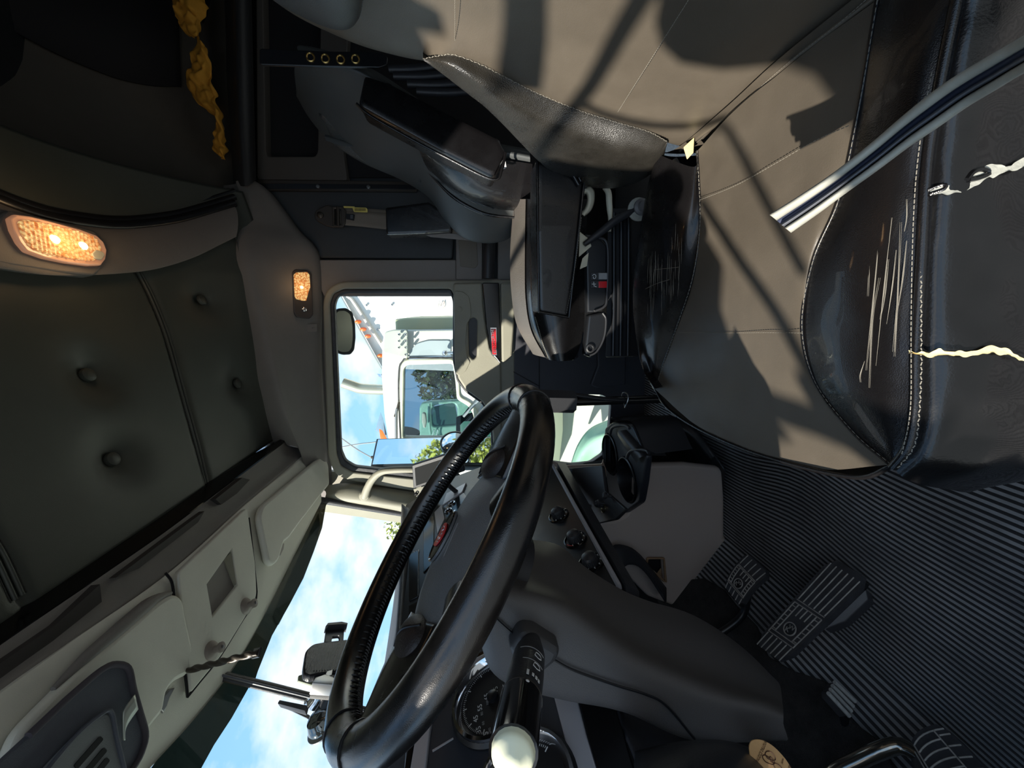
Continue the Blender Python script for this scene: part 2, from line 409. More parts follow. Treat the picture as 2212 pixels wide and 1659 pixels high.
# seat track strip with screws
rail = pplate('trim_5', yframe(1.685), [(556, 388), (900, 392), (900, 414), (556, 412)], GUNM, depth=0.02, bevel=0.002); struct(rail)
pplate('rail_channel', yframe(1.683), [(558, 396), (898, 399), (898, 409), (558, 408)], BLACKP2, rail, depth=0.004, bevel=0.001)
fr = yframe(1.682)
for sx, sy in ((687, 403), (796, 404)):
    a, b = fr.un(sx, sy); lathe('screw', [(0.0075, 0), (0.0075, 0.002), (0.006, 0.004), (0.003, 0.0045)], fr, a, b, STEEL, rail, 14)
# sleeper side panel with a dark storage opening
p = pplate('wall_rear', yframe(1.69), [(548, -700), (555, 388), (750, 390), (738, 300), (800, -700)], mat('dark greige sleeper panel', (74, 70, 66), .7, .2, 300), r=0.01, depth=0.05, bevel=0.004,
           holes=[rnd([yframe(1.69).un(*q) for q in [(562, -300), (574, 325), (577, 338), (680, 338), (686, 328), (700, -300)]], 0.012)]); struct(p)
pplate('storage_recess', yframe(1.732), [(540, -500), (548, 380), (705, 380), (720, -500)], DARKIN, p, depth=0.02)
# padded black roll at the foot of the sleeper roof
roll = loft('trim_6', [[P(478, -500, Y=1.66), P(482, -100, Y=1.66), P(487, 60, Y=1.66), P(490, 180, Y=1.65), P(498, 300, Y=1.64), P(504, 398, Y=1.63)],
                       [P(505, -500, Y=1.60), P(508, -100, Y=1.60), P(512, 60, Y=1.60), P(516, 180, Y=1.60), P(522, 300, Y=1.60), P(530, 402, Y=1.60)],
                       [P(536, -500, Y=1.64), P(540, -100, Y=1.64), P(543, 60, Y=1.64), P(546, 180, Y=1.64), P(549, 300, Y=1.64), P(552, 390, Y=1.64)],
                       [P(536, -500, Y=1.70), P(540, -100, Y=1.70), P(543, 60, Y=1.70), P(546, 180, Y=1.70), P(549, 300, Y=1.70), P(552, 388, Y=1.70)]], PADK, None, n=30, k=5); struct(roll)
struct(pplate('trim_20', yframe(1.726), [(690, -900), (690, 384), (1300, 384), (1300, -900)], DARKIN, depth=.006))  # dark sheet standing in for the unlit depth of the sleeper
struct(pplate('trim_21', yframe(1.718), [(676, 560), (712, 600), (716, 1060), (690, 1100), (560, 1010), (600, 900)], GREIGE_D, depth=.006))
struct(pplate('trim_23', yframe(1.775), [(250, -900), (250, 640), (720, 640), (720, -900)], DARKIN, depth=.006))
# ---- the headliner: tufted vinyl, slightly crowned
def ceil_z(x, y):
    t = min(1.0, max(0.0, (x+0.46)/0.62)); return 1.70+0.20*max(0, x+0.46)+0.02*t-0.95*t*max(0, y-1.08)**2
def on_ceiling(x, y, f=ceil_z, off=0.0):
    r = ray(x, y).normalized(); t = 0.3
    while t < 4.5:
        q = EYE+r*t
        if q.z > f(q.x, q.y)-off: break
        t += 0.01
    lo, hi = t-0.01, t
    for _ in range(14):
        m_ = (lo+hi)/2; q = EYE+r*m_
        if q.z > f(q.x, q.y)-off: hi = m_
        else: lo = m_
    return EYE+r*hi
BTN = [(190, 810), (243, 992), (437, 648), (514, 828)]
btn3 = [on_ceiling(*b, f=lambda x, y: ceil_z(x, y)+.018) for b in BTN]
more = [Vector((btn3[0].x, btn3[0].y-0.42, 0)), Vector((btn3[1].x, btn3[1].y-0.42, 0))]
def dimple(x, y):
    d = 0
    for b in btn3+more:
        r2 = (x-b.x)**2+(y-b.y)**2; d += 0.020*math.exp(-r2/0.0035)+0.012*math.exp(-r2/0.00035)
    return d
seam_pts = [on_ceiling(*q) for q in [(296, 575), (330, 640), (365, 730), (398, 850), (428, 960), (452, 1062)]]
seam2 = [on_ceiling(*q) for q in [(-40, 1140), (0, 1195), (45, 1290)]]
def seam_d(x, y):
    d = min(abs(y-s.y)+abs(x-s.x)*0.35 for s in cr_cache); return 0.010*math.exp(-(d/0.012)**2)
cr_cache = cr_pts(seam_pts, 40)+cr_pts(seam2, 14)
rows = []
for j in range(201):
    y = -0.02+j/200*1.60; row = []
    for i in range(101):
        x = -0.468+i/100*0.92; row.append(Vector((x, y, ceil_z(x, y)+dimple(x, y)+seam_d(x, y))))
    rows.append(row)
vs = [v for r in rows for v in r]; fs = [(j*101+i, j*101+i+1, (j+1)*101+i+1, (j+1)*101+i) for j in range(200) for i in range(100)]
ceil = meshobj('ceiling', vs, fs, HEAD, None, True, 60); struct(ceil)
ceil.modifiers.new('thickness', 'SOLIDIFY').thickness = -0.012
for k_, b in enumerate(btn3+more):
    z = ceil_z(b.x, b.y)+dimple(b.x, b.y)-0.012
    fr = Frame((b.x, b.y, z), (1, 0, 0.25), (0, -1, -0.0))
    lathe('button', [(0.0155, -0.004), (0.0165, 0.001), (0.0155, 0.006), (0.011, 0.0085), (0.004, 0.0095)], fr, 0, 0, HEAD, ceil, 20)
for q in (seam_pts, seam2):
    for d in (-0.0055, 0.0055):
        tube('seam_welt', [v+Vector((0, d, .003)) for v in q], .0036, HEAD, ceil, seg=8, n=60)
    for d in (-0.012, 0.012):
        stitches('seam_stitching', [v+Vector((0, d, -0.001+0.004)) for v in q], ceil, mat('dark thread', (70, 70, 66), .7), n=70, r=0.0008)
# outer roof skin keeps the sun off
roof = meshobj('trim_7', [(-0.95, -0.04, 1.93), (1.6, -0.04, 2.2), (1.6, 1.8, 2.2), (-0.95, 1.8, 1.93)], [(0, 1, 2, 3)], DARKV); struct(roof)
roof.modifiers.new('thickness', 'SOLIDIFY').thickness = 0.02
# ---- arch between cab and sleeper
def arch_z(x, y): return ceil_z(min(x, 0.5), y)-0.02
lowpix = [(-60, 566), (0, 574), (60, 584), (110, 589), (200, 589), (300, 582), (360, 570), (420, 550), (470, 526), (507, 508)]
uppix = [(-60, 415), (0, 440), (60, 462), (120, 478), (190, 489), (250, 494), (310, 491), (380, 481), (440, 465), (506, 445)]
lo3 = [on_ceiling(*q, f=arch_z) for q in lowpix]
up3 = [on_ceiling(*q, f=lambda x, y: arch_z(x, y)+0.012) for q in uppix]
back3 = [v+Vector((0, 0, 0.09)) for v in lo3]
def ext(v): return [v[0]+(v[0]-v[1])*6]+v
arch = loft('trim_8', [ext(back3), ext([v+Vector((-0.004, 0, 0.006)) for v in lo3]), ext([v+Vector((0, 0, -0.006)) for v in lo3]), ext([a.lerp(b, .5)+Vector((0, 0, -0.012)) for a, b in zip(lo3, up3)]), ext(up3), ext([v+Vector((0.01, 0, 0.05)) for v in up3])], GREIGE_D, None, n=60, k=4); struct(arch)
# black rubber seal behind the arch: three ribs
for k_ in range(3):
    q = [on_ceiling(x, y-6-k_*13, f=lambda x, y: arch_z(x, y)+0.02+0.006*k_) for x, y in uppix]
    tube('seal_rib', ext(q), 0.014-0.002*k_, BLACKP2, arch, seg=8, n=60)
# padded lip of the sleeper roof behind the seal, and the sleeper vault
lip = [(-60, 375), (0, 398), (60, 421), (130, 444), (200, 459), (260, 467), (330, 464), (400, 450), (450, 437), (500, 420)]
lip3 = [on_ceiling(x, y, f=lambda x, y: arch_z(x, y)+0.05) for x, y in lip]
vA = [(-60, 300), (0, 330), (60, 358), (130, 388), (200, 405), (260, 415), (330, 415), (400, 408), (450, 400), (498, 392)]
vB = [(-60, 40), (0, 60), (60, 88), (130, 120), (200, 150), (260, 170), (330, 182), (390, 188), (440, 188), (492, 190)]
vC = [(-60, -400), (0, -400), (60, -400), (130, -400), (200, -400), (260, -400), (330, -400), (390, -400), (440, -300), (482, -300)]
def vz(k): return lambda x, y: arch_z(min(x, .6), y)+0.06+0.10*k+0.25*max(0, x-.6)
vA3 = [on_ceiling(x, y, f=vz(.6)) for x, y in vA]; vB3 = [on_ceiling(x, y, f=vz(2.0)) for x, y in vB]; vC3 = [on_ceiling(x, y, f=vz(2.0)) for x, y in vC]
def side(v, y): return v[:-1]+[P(*y[0], Y=y[1])]
vault = loft('wall_back', [ext(lip3), ext(side(vA3, ((512, 396), 1.69))), ext(side(vB3, ((506, 190), 1.69))), ext(side(vC3, ((498, -300), 1.69)))], HEAD2, None, n=60, k=8); struct(vault)
lipo = tube('padded_lip', ext(lip3), 0.022, HEAD2, vault, seg=12, n=60)
# dark opening of the sleeper roof pocket seen at the top
dk = [(-60, 30), (0, 52), (60, 82), (130, 118), (200, 148), (260, 170), (330, 184), (392, 186)]
dk3 = [on_ceiling(x, y, f=vz(1.85)) for x, y in dk]
dk4 = [on_ceiling(x, y, f=vz(1.85)) for x, y in [(-60, -300), (0, -300), (60, -300), (130, -300), (200, -300), (260, -300), (330, -300), (372, -300)]]
loft('roof_pocket', [ext(dk3), ext(dk4)], DARKIN, vault, n=40, k=3, thick=0.006)
# rear closure of the sleeper, out of frame
struct(meshobj('wall_left', [(0.36, -0.02, -0.1), (1.6, -0.02, -0.1), (1.6, -0.02, 2.15), (0.36, -0.02, 2.0)], [(0, 1, 2, 3)], DARKV))
struct(meshobj('trim_9', [(1.6, -0.02, -0.1), (1.6, 1.8, -0.1), (1.6, 1.8, 2.2), (1.6, -0.02, 2.2)], [(0, 1, 2, 3)], DARKV))
# ---- cant rail above the passenger door, carrying the side lamp
cr_low = [(545, 388), (570, 405), (600, 442), (640, 496), (672, 528), (686, 560), (690, 620), (690, 760), (697, 900), (702, 1000), (704, 1062)]
cr_up = [(505, 398), (505, 420), (505, 450), (506, 480), (508, 505), (520, 560), (538, 625), (565, 725), (590, 820), (612, 900), (640, 965)]
YL = [1.66]*5+[1.675]*6; YU = [1.62, 1.60, 1.58, 1.56, 1.53, 1.50, 1.50, 1.50, 1.50, 1.51, 1.54]
low3 = [P(x, y, Y=v) for (x, y), v in zip(cr_low, YL)]; upr3 = [P(x, y, Y=v) for (x, y), v in zip(cr_up, YU)]
cant = loft('trim_10', [[v+Vector((0, 0.03, 0.12)) for v in upr3], upr3, [a.lerp(b, .3)+Vector((0, -0.02, 0)) for a, b in zip(upr3, low3)], [a.lerp(b, .75)+Vector((0, -0.012, 0)) for a, b in zip(upr3, low3)], low3, [v+Vector((0, 0.05, 0)) for v in low3]], GREIGE_D, None, n=44, k=5); struct(cant)
loft('corner_filler', [[up3[-1]+Vector((0, 0, .03)), up3[-1], lo3[-1], lo3[-1]+Vector((-.03, .01, 0))], [upr3[0]+Vector((0, .01, .0)), upr3[1], upr3[4], upr3[5]]], GREIGE_D, cant, n=12, k=3)
# warning tag on the cant rail
fr = Frame(P(674, 709, Y=1.645), (1, 0, 0), (0, -.6, .8))
t_ = pplate('warning_tag', fr, [(663, 700), (684, 700), (684, 717), (663, 717)], GREIGE_D, cant, r=0.004, depth=0.004, bevel=0.001, h=0.006)
text('print', '!', fr.mtx(fr.un(676, 708)[0], fr.un(676, 708)[1], 0.0065), 0.016, BLACKP, t_)
struct(pplate('trim_25', yframe(1.665), [(540, 1045), (585, 860), (640, 868), (684, 930), (688, 1062), (600, 1062)], GREIGE_D, depth=.006))
# hood of this truck, just below the line of sight: it throws daylight up into the cab
hood = hull('trim_24', [Vector(v) for v in ((-1.15, .18, 1.10), (-2.9, .35, .92), (-2.9, 1.35, .92), (-1.15, 1.52, 1.10))], [Vector(v) for v in ((-1.15, .10, .2), (-2.9, .3, .2), (-2.9, 1.4, .2), (-1.15, 1.6, .2))], mat('pale mint hood paint', (214, 234, 222), .3, coat=.3), None, .06, 4); struct(hood)
# ---- passenger door
D = thing('door_1', 'grey passenger door with window and red enamel badge', 'door', (-0.2, 1.7, 0.2)); struct(D)
del D['category']; del D['label']
WIN = [(722, 660), (728, 642), (745, 633), (972, 632), (978, 650), (978, 780), (986, 822), (1006, 848), (1040, 872), (1058, 900), (1062, 960), (1062, 1040), (890, 1022), (765, 1008), (745, 996), (736, 975)]
SEALO = [(712, 655), (720, 634), (742, 624), (974, 624), (984, 645), (984, 780), (992, 820), (1012, 844), (1046, 868), (1066, 898), (1070, 960), (1070, 1052), (890, 1034), (760, 1020), (735, 1006), (726, 980)]
RING = [(697, 655), (705, 625), (735, 608), (1112, 604), (1112, 640), (1112, 760), (1112, 1060), (900, 1062), (758, 1040), (722, 1026), (708, 985)]
f1 = yframe(1.672); f2 = yframe(1.68)
wr = rnd([f1.un(*q) for q in SEALO], 0.012)
pplate('door_frame', f1, RING, GREIGE, D, r=[.03, .05, .05, .01, .01, .01, .01, .02, .04, .04, .03], depth=0.03, bevel=0.007, holes=[wr, rnd([f1.un(*q) for q in [(1196, 870), (1200, 853), (1216, 846), (1305, 850), (1322, 862), (1326, 880), (1318, 950), (1308, 985), (1280, 1006), (1240, 1010), (1190, 1004)]], 0.01)] if False else [wr])
pplate('window_seal', f2, [tuple(q) for q in SEALO], RUBK, D, r=0.012, depth=0.03, bevel=0.006, holes=[rnd([f2.un(*q) for q in WIN], 0.012)])
fw = yframe(1.70)
g = pplate('window_1', fw, WIN, GLASS, None, r=0.012, depth=0.004); struct(g)
# lower door skin: greige insert above, charcoal panels below
QW = [(1195, 872), (1199, 858), (1212, 851), (1300, 853), (1316, 861), (1320, 876), (1314, 950), (1302, 982), (1276, 1000), (1236, 1004), (1190, 998)]
f3 = yframe(1.675)
pplate('lower_panel', f3, [(1080, 604), (1082, 790), (1082, 1120), (1400, 1120), (1400, 604)], CHARP, D, r=0.004, depth=0.03, bevel=0.003, holes=[rnd([f3.un(*q) for q in QW], 0.012)])
f4 = yframe(1.655)
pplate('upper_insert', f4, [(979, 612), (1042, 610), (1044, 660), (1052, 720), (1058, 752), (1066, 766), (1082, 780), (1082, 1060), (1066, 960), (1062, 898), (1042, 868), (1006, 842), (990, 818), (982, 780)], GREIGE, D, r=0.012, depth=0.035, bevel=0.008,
       holes=[rnd([f4.un(*q) for q in [(1012, 692), (1024, 685), (1031, 692), (1030, 770), (1022, 777), (1013, 768)]], 0.008)])
pplate('grip_cover', f4, [(982, 628), (1000, 630), (1013, 640), (1017, 660), (1018, 684), (1009, 700), (1006, 740), (1010, 772), (1016, 782), (1006, 802), (992, 812), (984, 806), (981, 760)], GREIGE, D, r=0.01, depth=0.01, bevel=0.003, h=0.004)
pplate('pull_handle_recess', yframe(1.671), [(1006, 680), (1036, 680), (1036, 782), (1006, 782)], BLACKP, D, depth=0.006)
for q in ((993, 668), (996, 787)):
    a, b = f4.un(*q); lathe('plug', [(0.0115, 0.003), (0.0115, 0.0055), (0.0095, 0.0065)], f4, a, b, GREIGE, D, 18)
st = pplate('armrest_strip', f4, [(1042, 611), (1078, 611), (1081, 786), (1066, 768), (1059, 752), (1050, 700)], GLOSSK, D, r=0.006, depth=0.03, bevel=0.003, h=0.004)
tube('chrome_edge', [P(1062, 745, Y=1.648), P(1064, 760, Y=1.648), P(1080, 783, Y=1.648)], 0.0022, CHROME, st, seg=8, n=10)
bd = pplate('badge', f4, [(1058.5, 707), (1072.5, 707), (1073.5, 767.5), (1062.5, 767.5)], CHROME, D, r=0.003, depth=0.006, bevel=0.0012, h=0.0095)
en = pplate('badge_enamel', f4, [(1060, 710), (1071, 710), (1072, 765), (1063.5, 765)], RED, bd, r=0.002, depth=0.003, bevel=0.0006, h=0.0105)
a, b = f4.un(1066.3, 737.5); text('badge_lettering', 'KENWORTH', Frame(f4.pt(a, b, 0.011), (1, 0, 0.06), (0, 0, 1)).mtx(), 0.019, CHROME, bd, 0.0006, sx=0.92)
pplate('sun_ledge', yframe(1.65), [(1082, 611), (1110, 611), (1112, 680), (1106, 768), (1084, 788)], GREIGE, D, r=0.01, depth=0.03, bevel=0.008)
def groove(pix, nm='panel_joint'):
    return tube(nm, PL(pix, Y=1.674), 0.0022, BLACKP2, D, seg=6, straight=True)
groove([(1082, 788), (1164, 834)]); groove([(1165, 700), (1165, 834), (1166, 1010)]); groove([(1083, 788), (1084, 900), (1086, 1010)])
pplate('map_pocket', yframe(1.655), [(1268, 700), (1352, 700), (1352, 832), (1290, 838), (1276, 832), (1292, 790), (1290, 740)], CHARP, D, r=0.012, depth=0.025, bevel=0.006)
pplate('quarter_seal', yframe(1.683), [(q[0]+(q[0]-1255)*0.05, q[1]+(q[1]-930)*0.05) for q in QW], RUBK, D, r=0.012, depth=0.02, bevel=0.003, holes=[rnd([yframe(1.683).un(*q) for q in QW], 0.012)])
g = pplate('window_2', yframe(1.70), [(1186, 842), (1330, 842), (1330, 1015), (1186, 1015)], GLASS, None, depth=0.004); struct(g)
# passenger A-pillar trim (greige, in sun)
Ap = loft('trim_11', [[P(698, 1050, Y=1.68), P(760, 1044, Y=1.68), P(900, 1064, Y=1.68), P(1000, 1075, Y=1.68)],
                      [P(704, 1064, Y=1.645), P(765, 1052, Y=1.645), P(880, 1076, Y=1.645), P(1000, 1085, Y=1.645)],
                      [P(703, 1072, Y=1.63), P(765, 1078, Y=1.62), P(860, 1092, Y=1.62), P(960, 1100, Y=1.62)],
                      [P(697, 1090, Y=1.64), P(765, 1090, Y=1.64), P(862, 1104, Y=1.64), P(960, 1130, Y=1.62)],
                      [P(697, 1090, Y=1.72), P(765, 1092, Y=1.72), P(862, 1104, Y=1.72), P(960, 1130, Y=1.70)]], GREIGE, None, n=20, k=4); struct(Ap)
# ---- windshield: two raked panes in a V, rubber edge, tinted strip, centre bar
top_c, bot_c = Vector((-0.815, 0.85, 1.575)), Vector((-0.985, 0.85, 1.285))
top_r, bot_r = Vector((-0.762, 1.615, 1.60)), Vector((-0.90, 1.66, 1.24))
mir = lambda v: Vector((v.x, 1.70-v.y, v.z))
n_r = (top_r-top_c).cross(bot_c-top_c).normalized()
if n_r.x < 0: n_r = -n_r
fwr = Frame(top_c, (top_r-top_c), (0, 0, 1)); fwr = Frame(top_c, top_r-top_c, n_r.cross((top_r-top_c).normalized()))
top_l, bot_l = mir(top_r), mir(bot_r)
for nm, tr, br, s in (('window_3', top_r, bot_r, 1), ('window_4', top_l, bot_l, -1)):
    up = (top_c-bot_c).normalized()
    o = meshobj(nm, [top_c+up*0.06, tr+up*0.06, br-up*0.06, bot_c-up*0.06], [(0, 1, 2, 3)], GLASS, smooth=False); struct(o)
FR = Frame(top_c, top_r-top_c, (top_c-bot_c)); FL = Frame(top_c, top_c-top_l, (top_c-bot_c))
HB = [(694, 1082), (668, 1130), (640, 1190), (610, 1245), (575, 1318), (542, 1381), (512, 1426), (478, 1470)]
SB = [(708, 1084), (703, 1095), (695, 1142), (677, 1193), (655, 1250), (626, 1305), (587, 1374), (556, 1452), (547, 1480)]
strip = pplate('tint_strip', FR, HB[::-1]+SB, TINT, None, depth=0.003, h=0.004); tag(strip, 'dark tinted sun strip across the top of the right windshield pane', 'sun strip')
s2 = pplate('tint_strip', FR, [(686, 1112), (655, 1180), (628, 1240), (604, 1290), (587, 1335), (594, 1352), (600, 1354), (618, 1318), (660, 1236), (676, 1190), (690, 1140)], TINT2, None, r=0.006, depth=0.003, h=0.009); tag(s2, 'paler wavy tint film patch hanging below the dark right sun strip', 'sun strip')
s3 = pplate('tint_strip', FL, [(478, 1462), (428, 1530), (372, 1600), (300, 1695), (250, 1760), (380, 1760), (418, 1690), (462, 1610), (500, 1552), (536, 1488), (544, 1472)], TINT, None, depth=0.003, h=0.004); tag(s3, 'dark tinted sun strip on the left windshield pane beside the centre bar', 'sun strip')
bar = tube('trim_12', [P(452, 1450, X=-0.80), P(480, 1460, pl=(top_c+Vector((0.02, 0, 0)), FR.n)), P(580, 1484, pl=(top_c+Vector((0.02, 0, 0)), FR.n)), P(690, 1512, pl=(top_c+Vector((0.02, 0, 0)), FR.n)), P(820, 1545, pl=(top_c+Vector((0.02, 0, 0)), FR.n))], 0.0115, RUBK, None, seg=12, n=20, flat=0.6, up=(1, 0, 0)); struct(bar)
tube('bar_lip', [v+Vector((0.010, -0.004, 0)) for v in [P(480, 1462, pl=(top_c+Vector((0.02, 0, 0)), FR.n)), P(690, 1514, pl=(top_c+Vector((0.02, 0, 0)), FR.n)), P(820, 1547, pl=(top_c+Vector((0.02, 0, 0)), FR.n))]], 0.003, SEAL, bar, seg=6, n=10)
rb = tube('trim_13', [top_l+Vector((-.0, 0, .012)), top_c+Vector((0.0, 0, .012)), top_r+Vector((0, 0, .012))], 0.012, RUBK, None, seg=10, n=24, straight=True); struct(rb)
rb2 = tube('trim_14', [top_r, bot_r], 0.014, RUBK, None, seg=10, straight=True); struct(rb2)
# driver side A-pillar and door frame, out of frame, shade the cab
kick = box('trim_18', (-.76, .0, .35), (.66, .03, .80), GREIGE, None, .004); struct(kick)
k2 = box('trim_22', (-1.03, .0, .95), (.30, .03, .60), GREIGE, None, .004); struct(k2)
struct(pplate('trim_19', yframe(1.722), [(688, 1016), (688, 1104), (1010, 1150), (1010, 1040), (900, 1030), (760, 1022)], GREIGE, depth=.02))
dp = hull('trim_15', [mir(v) for v in [top_r+Vector((0, 0.0, 0)), top_r+Vector((0.05, 0.02, 0)), top_r+Vector((0.02, .06, 0))]], [mir(v) for v in [bot_r+Vector((0, .0, -.2)), bot_r+Vector((.05, .02, -.2)), bot_r+Vector((.02, .05, -.2))]], GREIGE, None, 0.006); struct(dp)
# ================================================================== OVERHEAD CONSOLE
OC = thing('overhead_console', 'greige overhead storage console above the windshield, two latched lids and a centre recess', 'console', (-0.6, 0.85, 1.65))
band_u = [(-120, 1405), (0, 1326), (231, 1180), (340, 1103), (434, 1052), (520, 1000), (611, 946)]
band_l = [(-120, 1480), (0, 1391), (235, 1231), (360, 1144), (474, 1058), (545, 1005), (615, 953)]
loft('black_trim_band', [[P(x, y, Z=1.70) + Vector((0, 0, .02)) for x, y in band_u], [P(x, y, X=-0.462) for x, y in band_u], [P(x, y, Z=1.65) for x, y in band_l], [P(x, y, Z=1.65)+Vector((-.03, 0, 0)) for x, y in band_l]], GLOSSK, OC, n=40, k=3, thick=0.004, lin_rows=True, angle=25)
R0 = [P(x, y, Z=1.651) for x, y in band_l]
R0b = [P(x, y, Z=1.646) for x, y in [(-120, 1500), (0, 1408), (235, 1246), (360, 1160), (478, 1072), (550, 1018), (622, 962)]]
R1 = [P(x, y, Z=1.615) for x, y in [(-120, 1590), (0, 1492), (160, 1380), (372, 1232), (526, 1092), (610, 1022), (672, 968)]]
R1b = [P(x, y, Z=1.605) for x, y in [(-120, 1625), (0, 1530), (180, 1392), (385, 1238), (540, 1096), (622, 1026), (682, 976)]]
HBx = [(200, 1815), (316, 1661), (420, 1545), (512, 1426), (575, 1318), (640, 1190), (694, 1084)]
R2 = [P(x, y, pl=(top_c+Vector((.02, 0, 0)), FR.n)) if i > 2 else P(x, y, pl=(top_c+Vector((.02, 0, 0)), FL.n)) for i, (x, y) in enumerate(HBx)]
R2u = [v+Vector((-0.02, 0, 0.04)) for v in R2]
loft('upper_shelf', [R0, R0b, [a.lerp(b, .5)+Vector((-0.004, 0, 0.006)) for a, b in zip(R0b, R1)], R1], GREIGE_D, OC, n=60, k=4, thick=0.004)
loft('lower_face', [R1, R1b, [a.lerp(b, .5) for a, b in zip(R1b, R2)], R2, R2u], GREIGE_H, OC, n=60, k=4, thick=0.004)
def face_pt(x, y):
    """point of the console's lower face under a measured position"""
    return P(x, y, pl=(HP0, HN))
HP0 = R1b[3].copy(); HN = (P(540, 1096, Z=1.605)-HP0).cross(P(542, 1381, pl=(top_c+Vector((.02, 0, 0)), FR.n))-HP0).normalized()
if HN.dot(EYE-HP0) < 0: HN = -HN
u_ = (P(540, 1096, Z=1.605)-HP0).normalized(); FHR = Frame(HP0, u_, HN.cross(u_))
nl = (P(0, 1530, Z=1.605)-HP0).cross(P(316, 1661, pl=(top_c+Vector((.02, 0, 0)), FL.n))-HP0).normalized()
if nl.dot(EYE-HP0) < 0: nl = -nl
u_ = (HP0-P(0, 1530, Z=1.605)).normalized(); FHL = Frame(HP0, u_, nl.cross(u_))
# centre panel with recess
rec = [(437, 1266), (492, 1189), (503, 1268), (449, 1336)]
cp = pplate('centre_panel', FHR, [(374, 1240), (526, 1098), (534, 1160), (543, 1222), (546, 1292), (532, 1318), (470, 1418), (400, 1502), (396, 1450), (386, 1380)], GREIGE_H, OC, r=[.012, .012, .02, .02, .02, .01, .03, .006, .01, .02], depth=0.014, bevel=0.003, h=0.012, holes=[[FHR.un(*q) for q in rec]])
pplate('recess_floor', FHR, [(436, 1265), (494, 1188), (505, 1268), (449, 1338)], GREIGE_D, cp, depth=0.003, h=0.003)
hull('recess_wedge', [face_pt(490, 1196)+HN*0.011, face_pt(502, 1266)+HN*0.011, face_pt(480, 1210)+HN*0.0036], [face_pt(490, 1197)+HN*0.003, face_pt(502, 1267)+HN*0.003, face_pt(480, 1211)+HN*0.003], GREIGE, cp, 0.0008)
for q in ((522, 1313), (446, 1410)):
    a, b = FHR.un(*q)
    kb = lathe('visor_clip', [(0.021, 0.008), (0.021, 0.012), (0.016, 0.018), (0.008, 0.021), (0.0075, 0.03), (0.011, 0.032), (0.011, 0.036), (0.004, 0.037)], FHR, a, b, mat('taupe plastic', (140, 130, 122), .5), OC, 22)
    lathe('screw', [(0.004, 0.037), (0.004, 0.039), (0.002, 0.0395)], FHR, a, b, STEEL, kb, 10)
# grooves round the lids
def hgroove(pix, fr, nm='lid_joint'):
    return tube(nm, [fr.pt(*fr.un(*q), 0.006) for q in pix], 0.0028, BLACKP2, OC, seg=6, n=30)
hgroove([(352, 1240), (366, 1262), (373, 1320), (384, 1395), (394, 1460), (399, 1508)], FHR); hgroove([(399, 1508), (425, 1476), (470, 1420), (520, 1340), (548, 1298), (547, 1250), (541, 1190), (533, 1120)], FHR)
# right lid
def lid(name, fr, pix, r, h=0.022):
    return pplate(name, fr, pix, GREIGE_H, OC, r=r, depth=0.02, bevel=0.008, h=h)
rl = lid('storage_lid', FHR, [(545, 1122), (552, 1098), (600, 1058), (690, 984), (700, 1010), (702, 1050), (690, 1064), (640, 1128), (612, 1166), (600, 1176), (594, 1196), (588, 1216), (574, 1228), (564, 1218)], [.02, .02, .05, .02, .02, .02, .02, .05, .02, .01, .015, .02, .015, .02])
pplate('latch', FHR, [(592, 1196), (596, 1180), (606, 1176), (604, 1190), (597, 1204)], STEEL, rl, r=0.003, depth=0.01, bevel=0.002, h=0.014)
# left lid, near the visor
ll = lid('storage_lid', FHL, [(352, 1288), (372, 1300), (380, 1350), (392, 1400), (398, 1440), (388, 1462), (352, 1478), (334, 1500), (326, 1545), (312, 1560), (250, 1640), (170, 1740), (-60, 1740), (0, 1590), (120, 1470), (240, 1372), (320, 1305)], [.02, .02, .04, .04, .03, .02, .03, .03, .02, .02, .03, .02, .02, .02, .05, .05, .03], h=0.024)
pplate('latch', FHL, [(330, 1535), (337, 1508), (352, 1492), (364, 1490), (352, 1512), (346, 1530), (338, 1545)], STEEL, ll, r=0.003, depth=0.012, bevel=0.003, h=0.014)
# raised grab lip of the left compartment
tube('lid_ridge', [FHL.pt(*FHL.un(x, y), 0.016) for x, y in [(352, 1286), (310, 1304), (240, 1362), (160, 1430), (90, 1496)]], [0.004, 0.012, 0.012, 0.01, 0.004], GREIGE_D, OC, seg=12, n=24)
TRAY = mat('taupe tray with painted shade', (58, 55, 53), .7)  # dark tone puts the shade of the open trays into the colour
for nm, pix in (('open_tray', [(466, 1078), (524, 1032), (540, 1036), (512, 1066), (478, 1090)]), ('open_tray', [(250, 1248), (420, 1120), (442, 1104), (428, 1128), (300, 1228)]), ('open_tray', [(-60, 1475), (120, 1350), (216, 1262), (220, 1300), (110, 1388), (-40, 1500)])):
    pts = [P(x, y, Z=1.637) for x, y in pix]; c_ = sum(pts, Vector())/len(pts)
    hull(nm, toward(pts, 0.012), [p_+Vector((-.0, 0, .03)) for p_ in pts], TRAY, OC, 0.0)
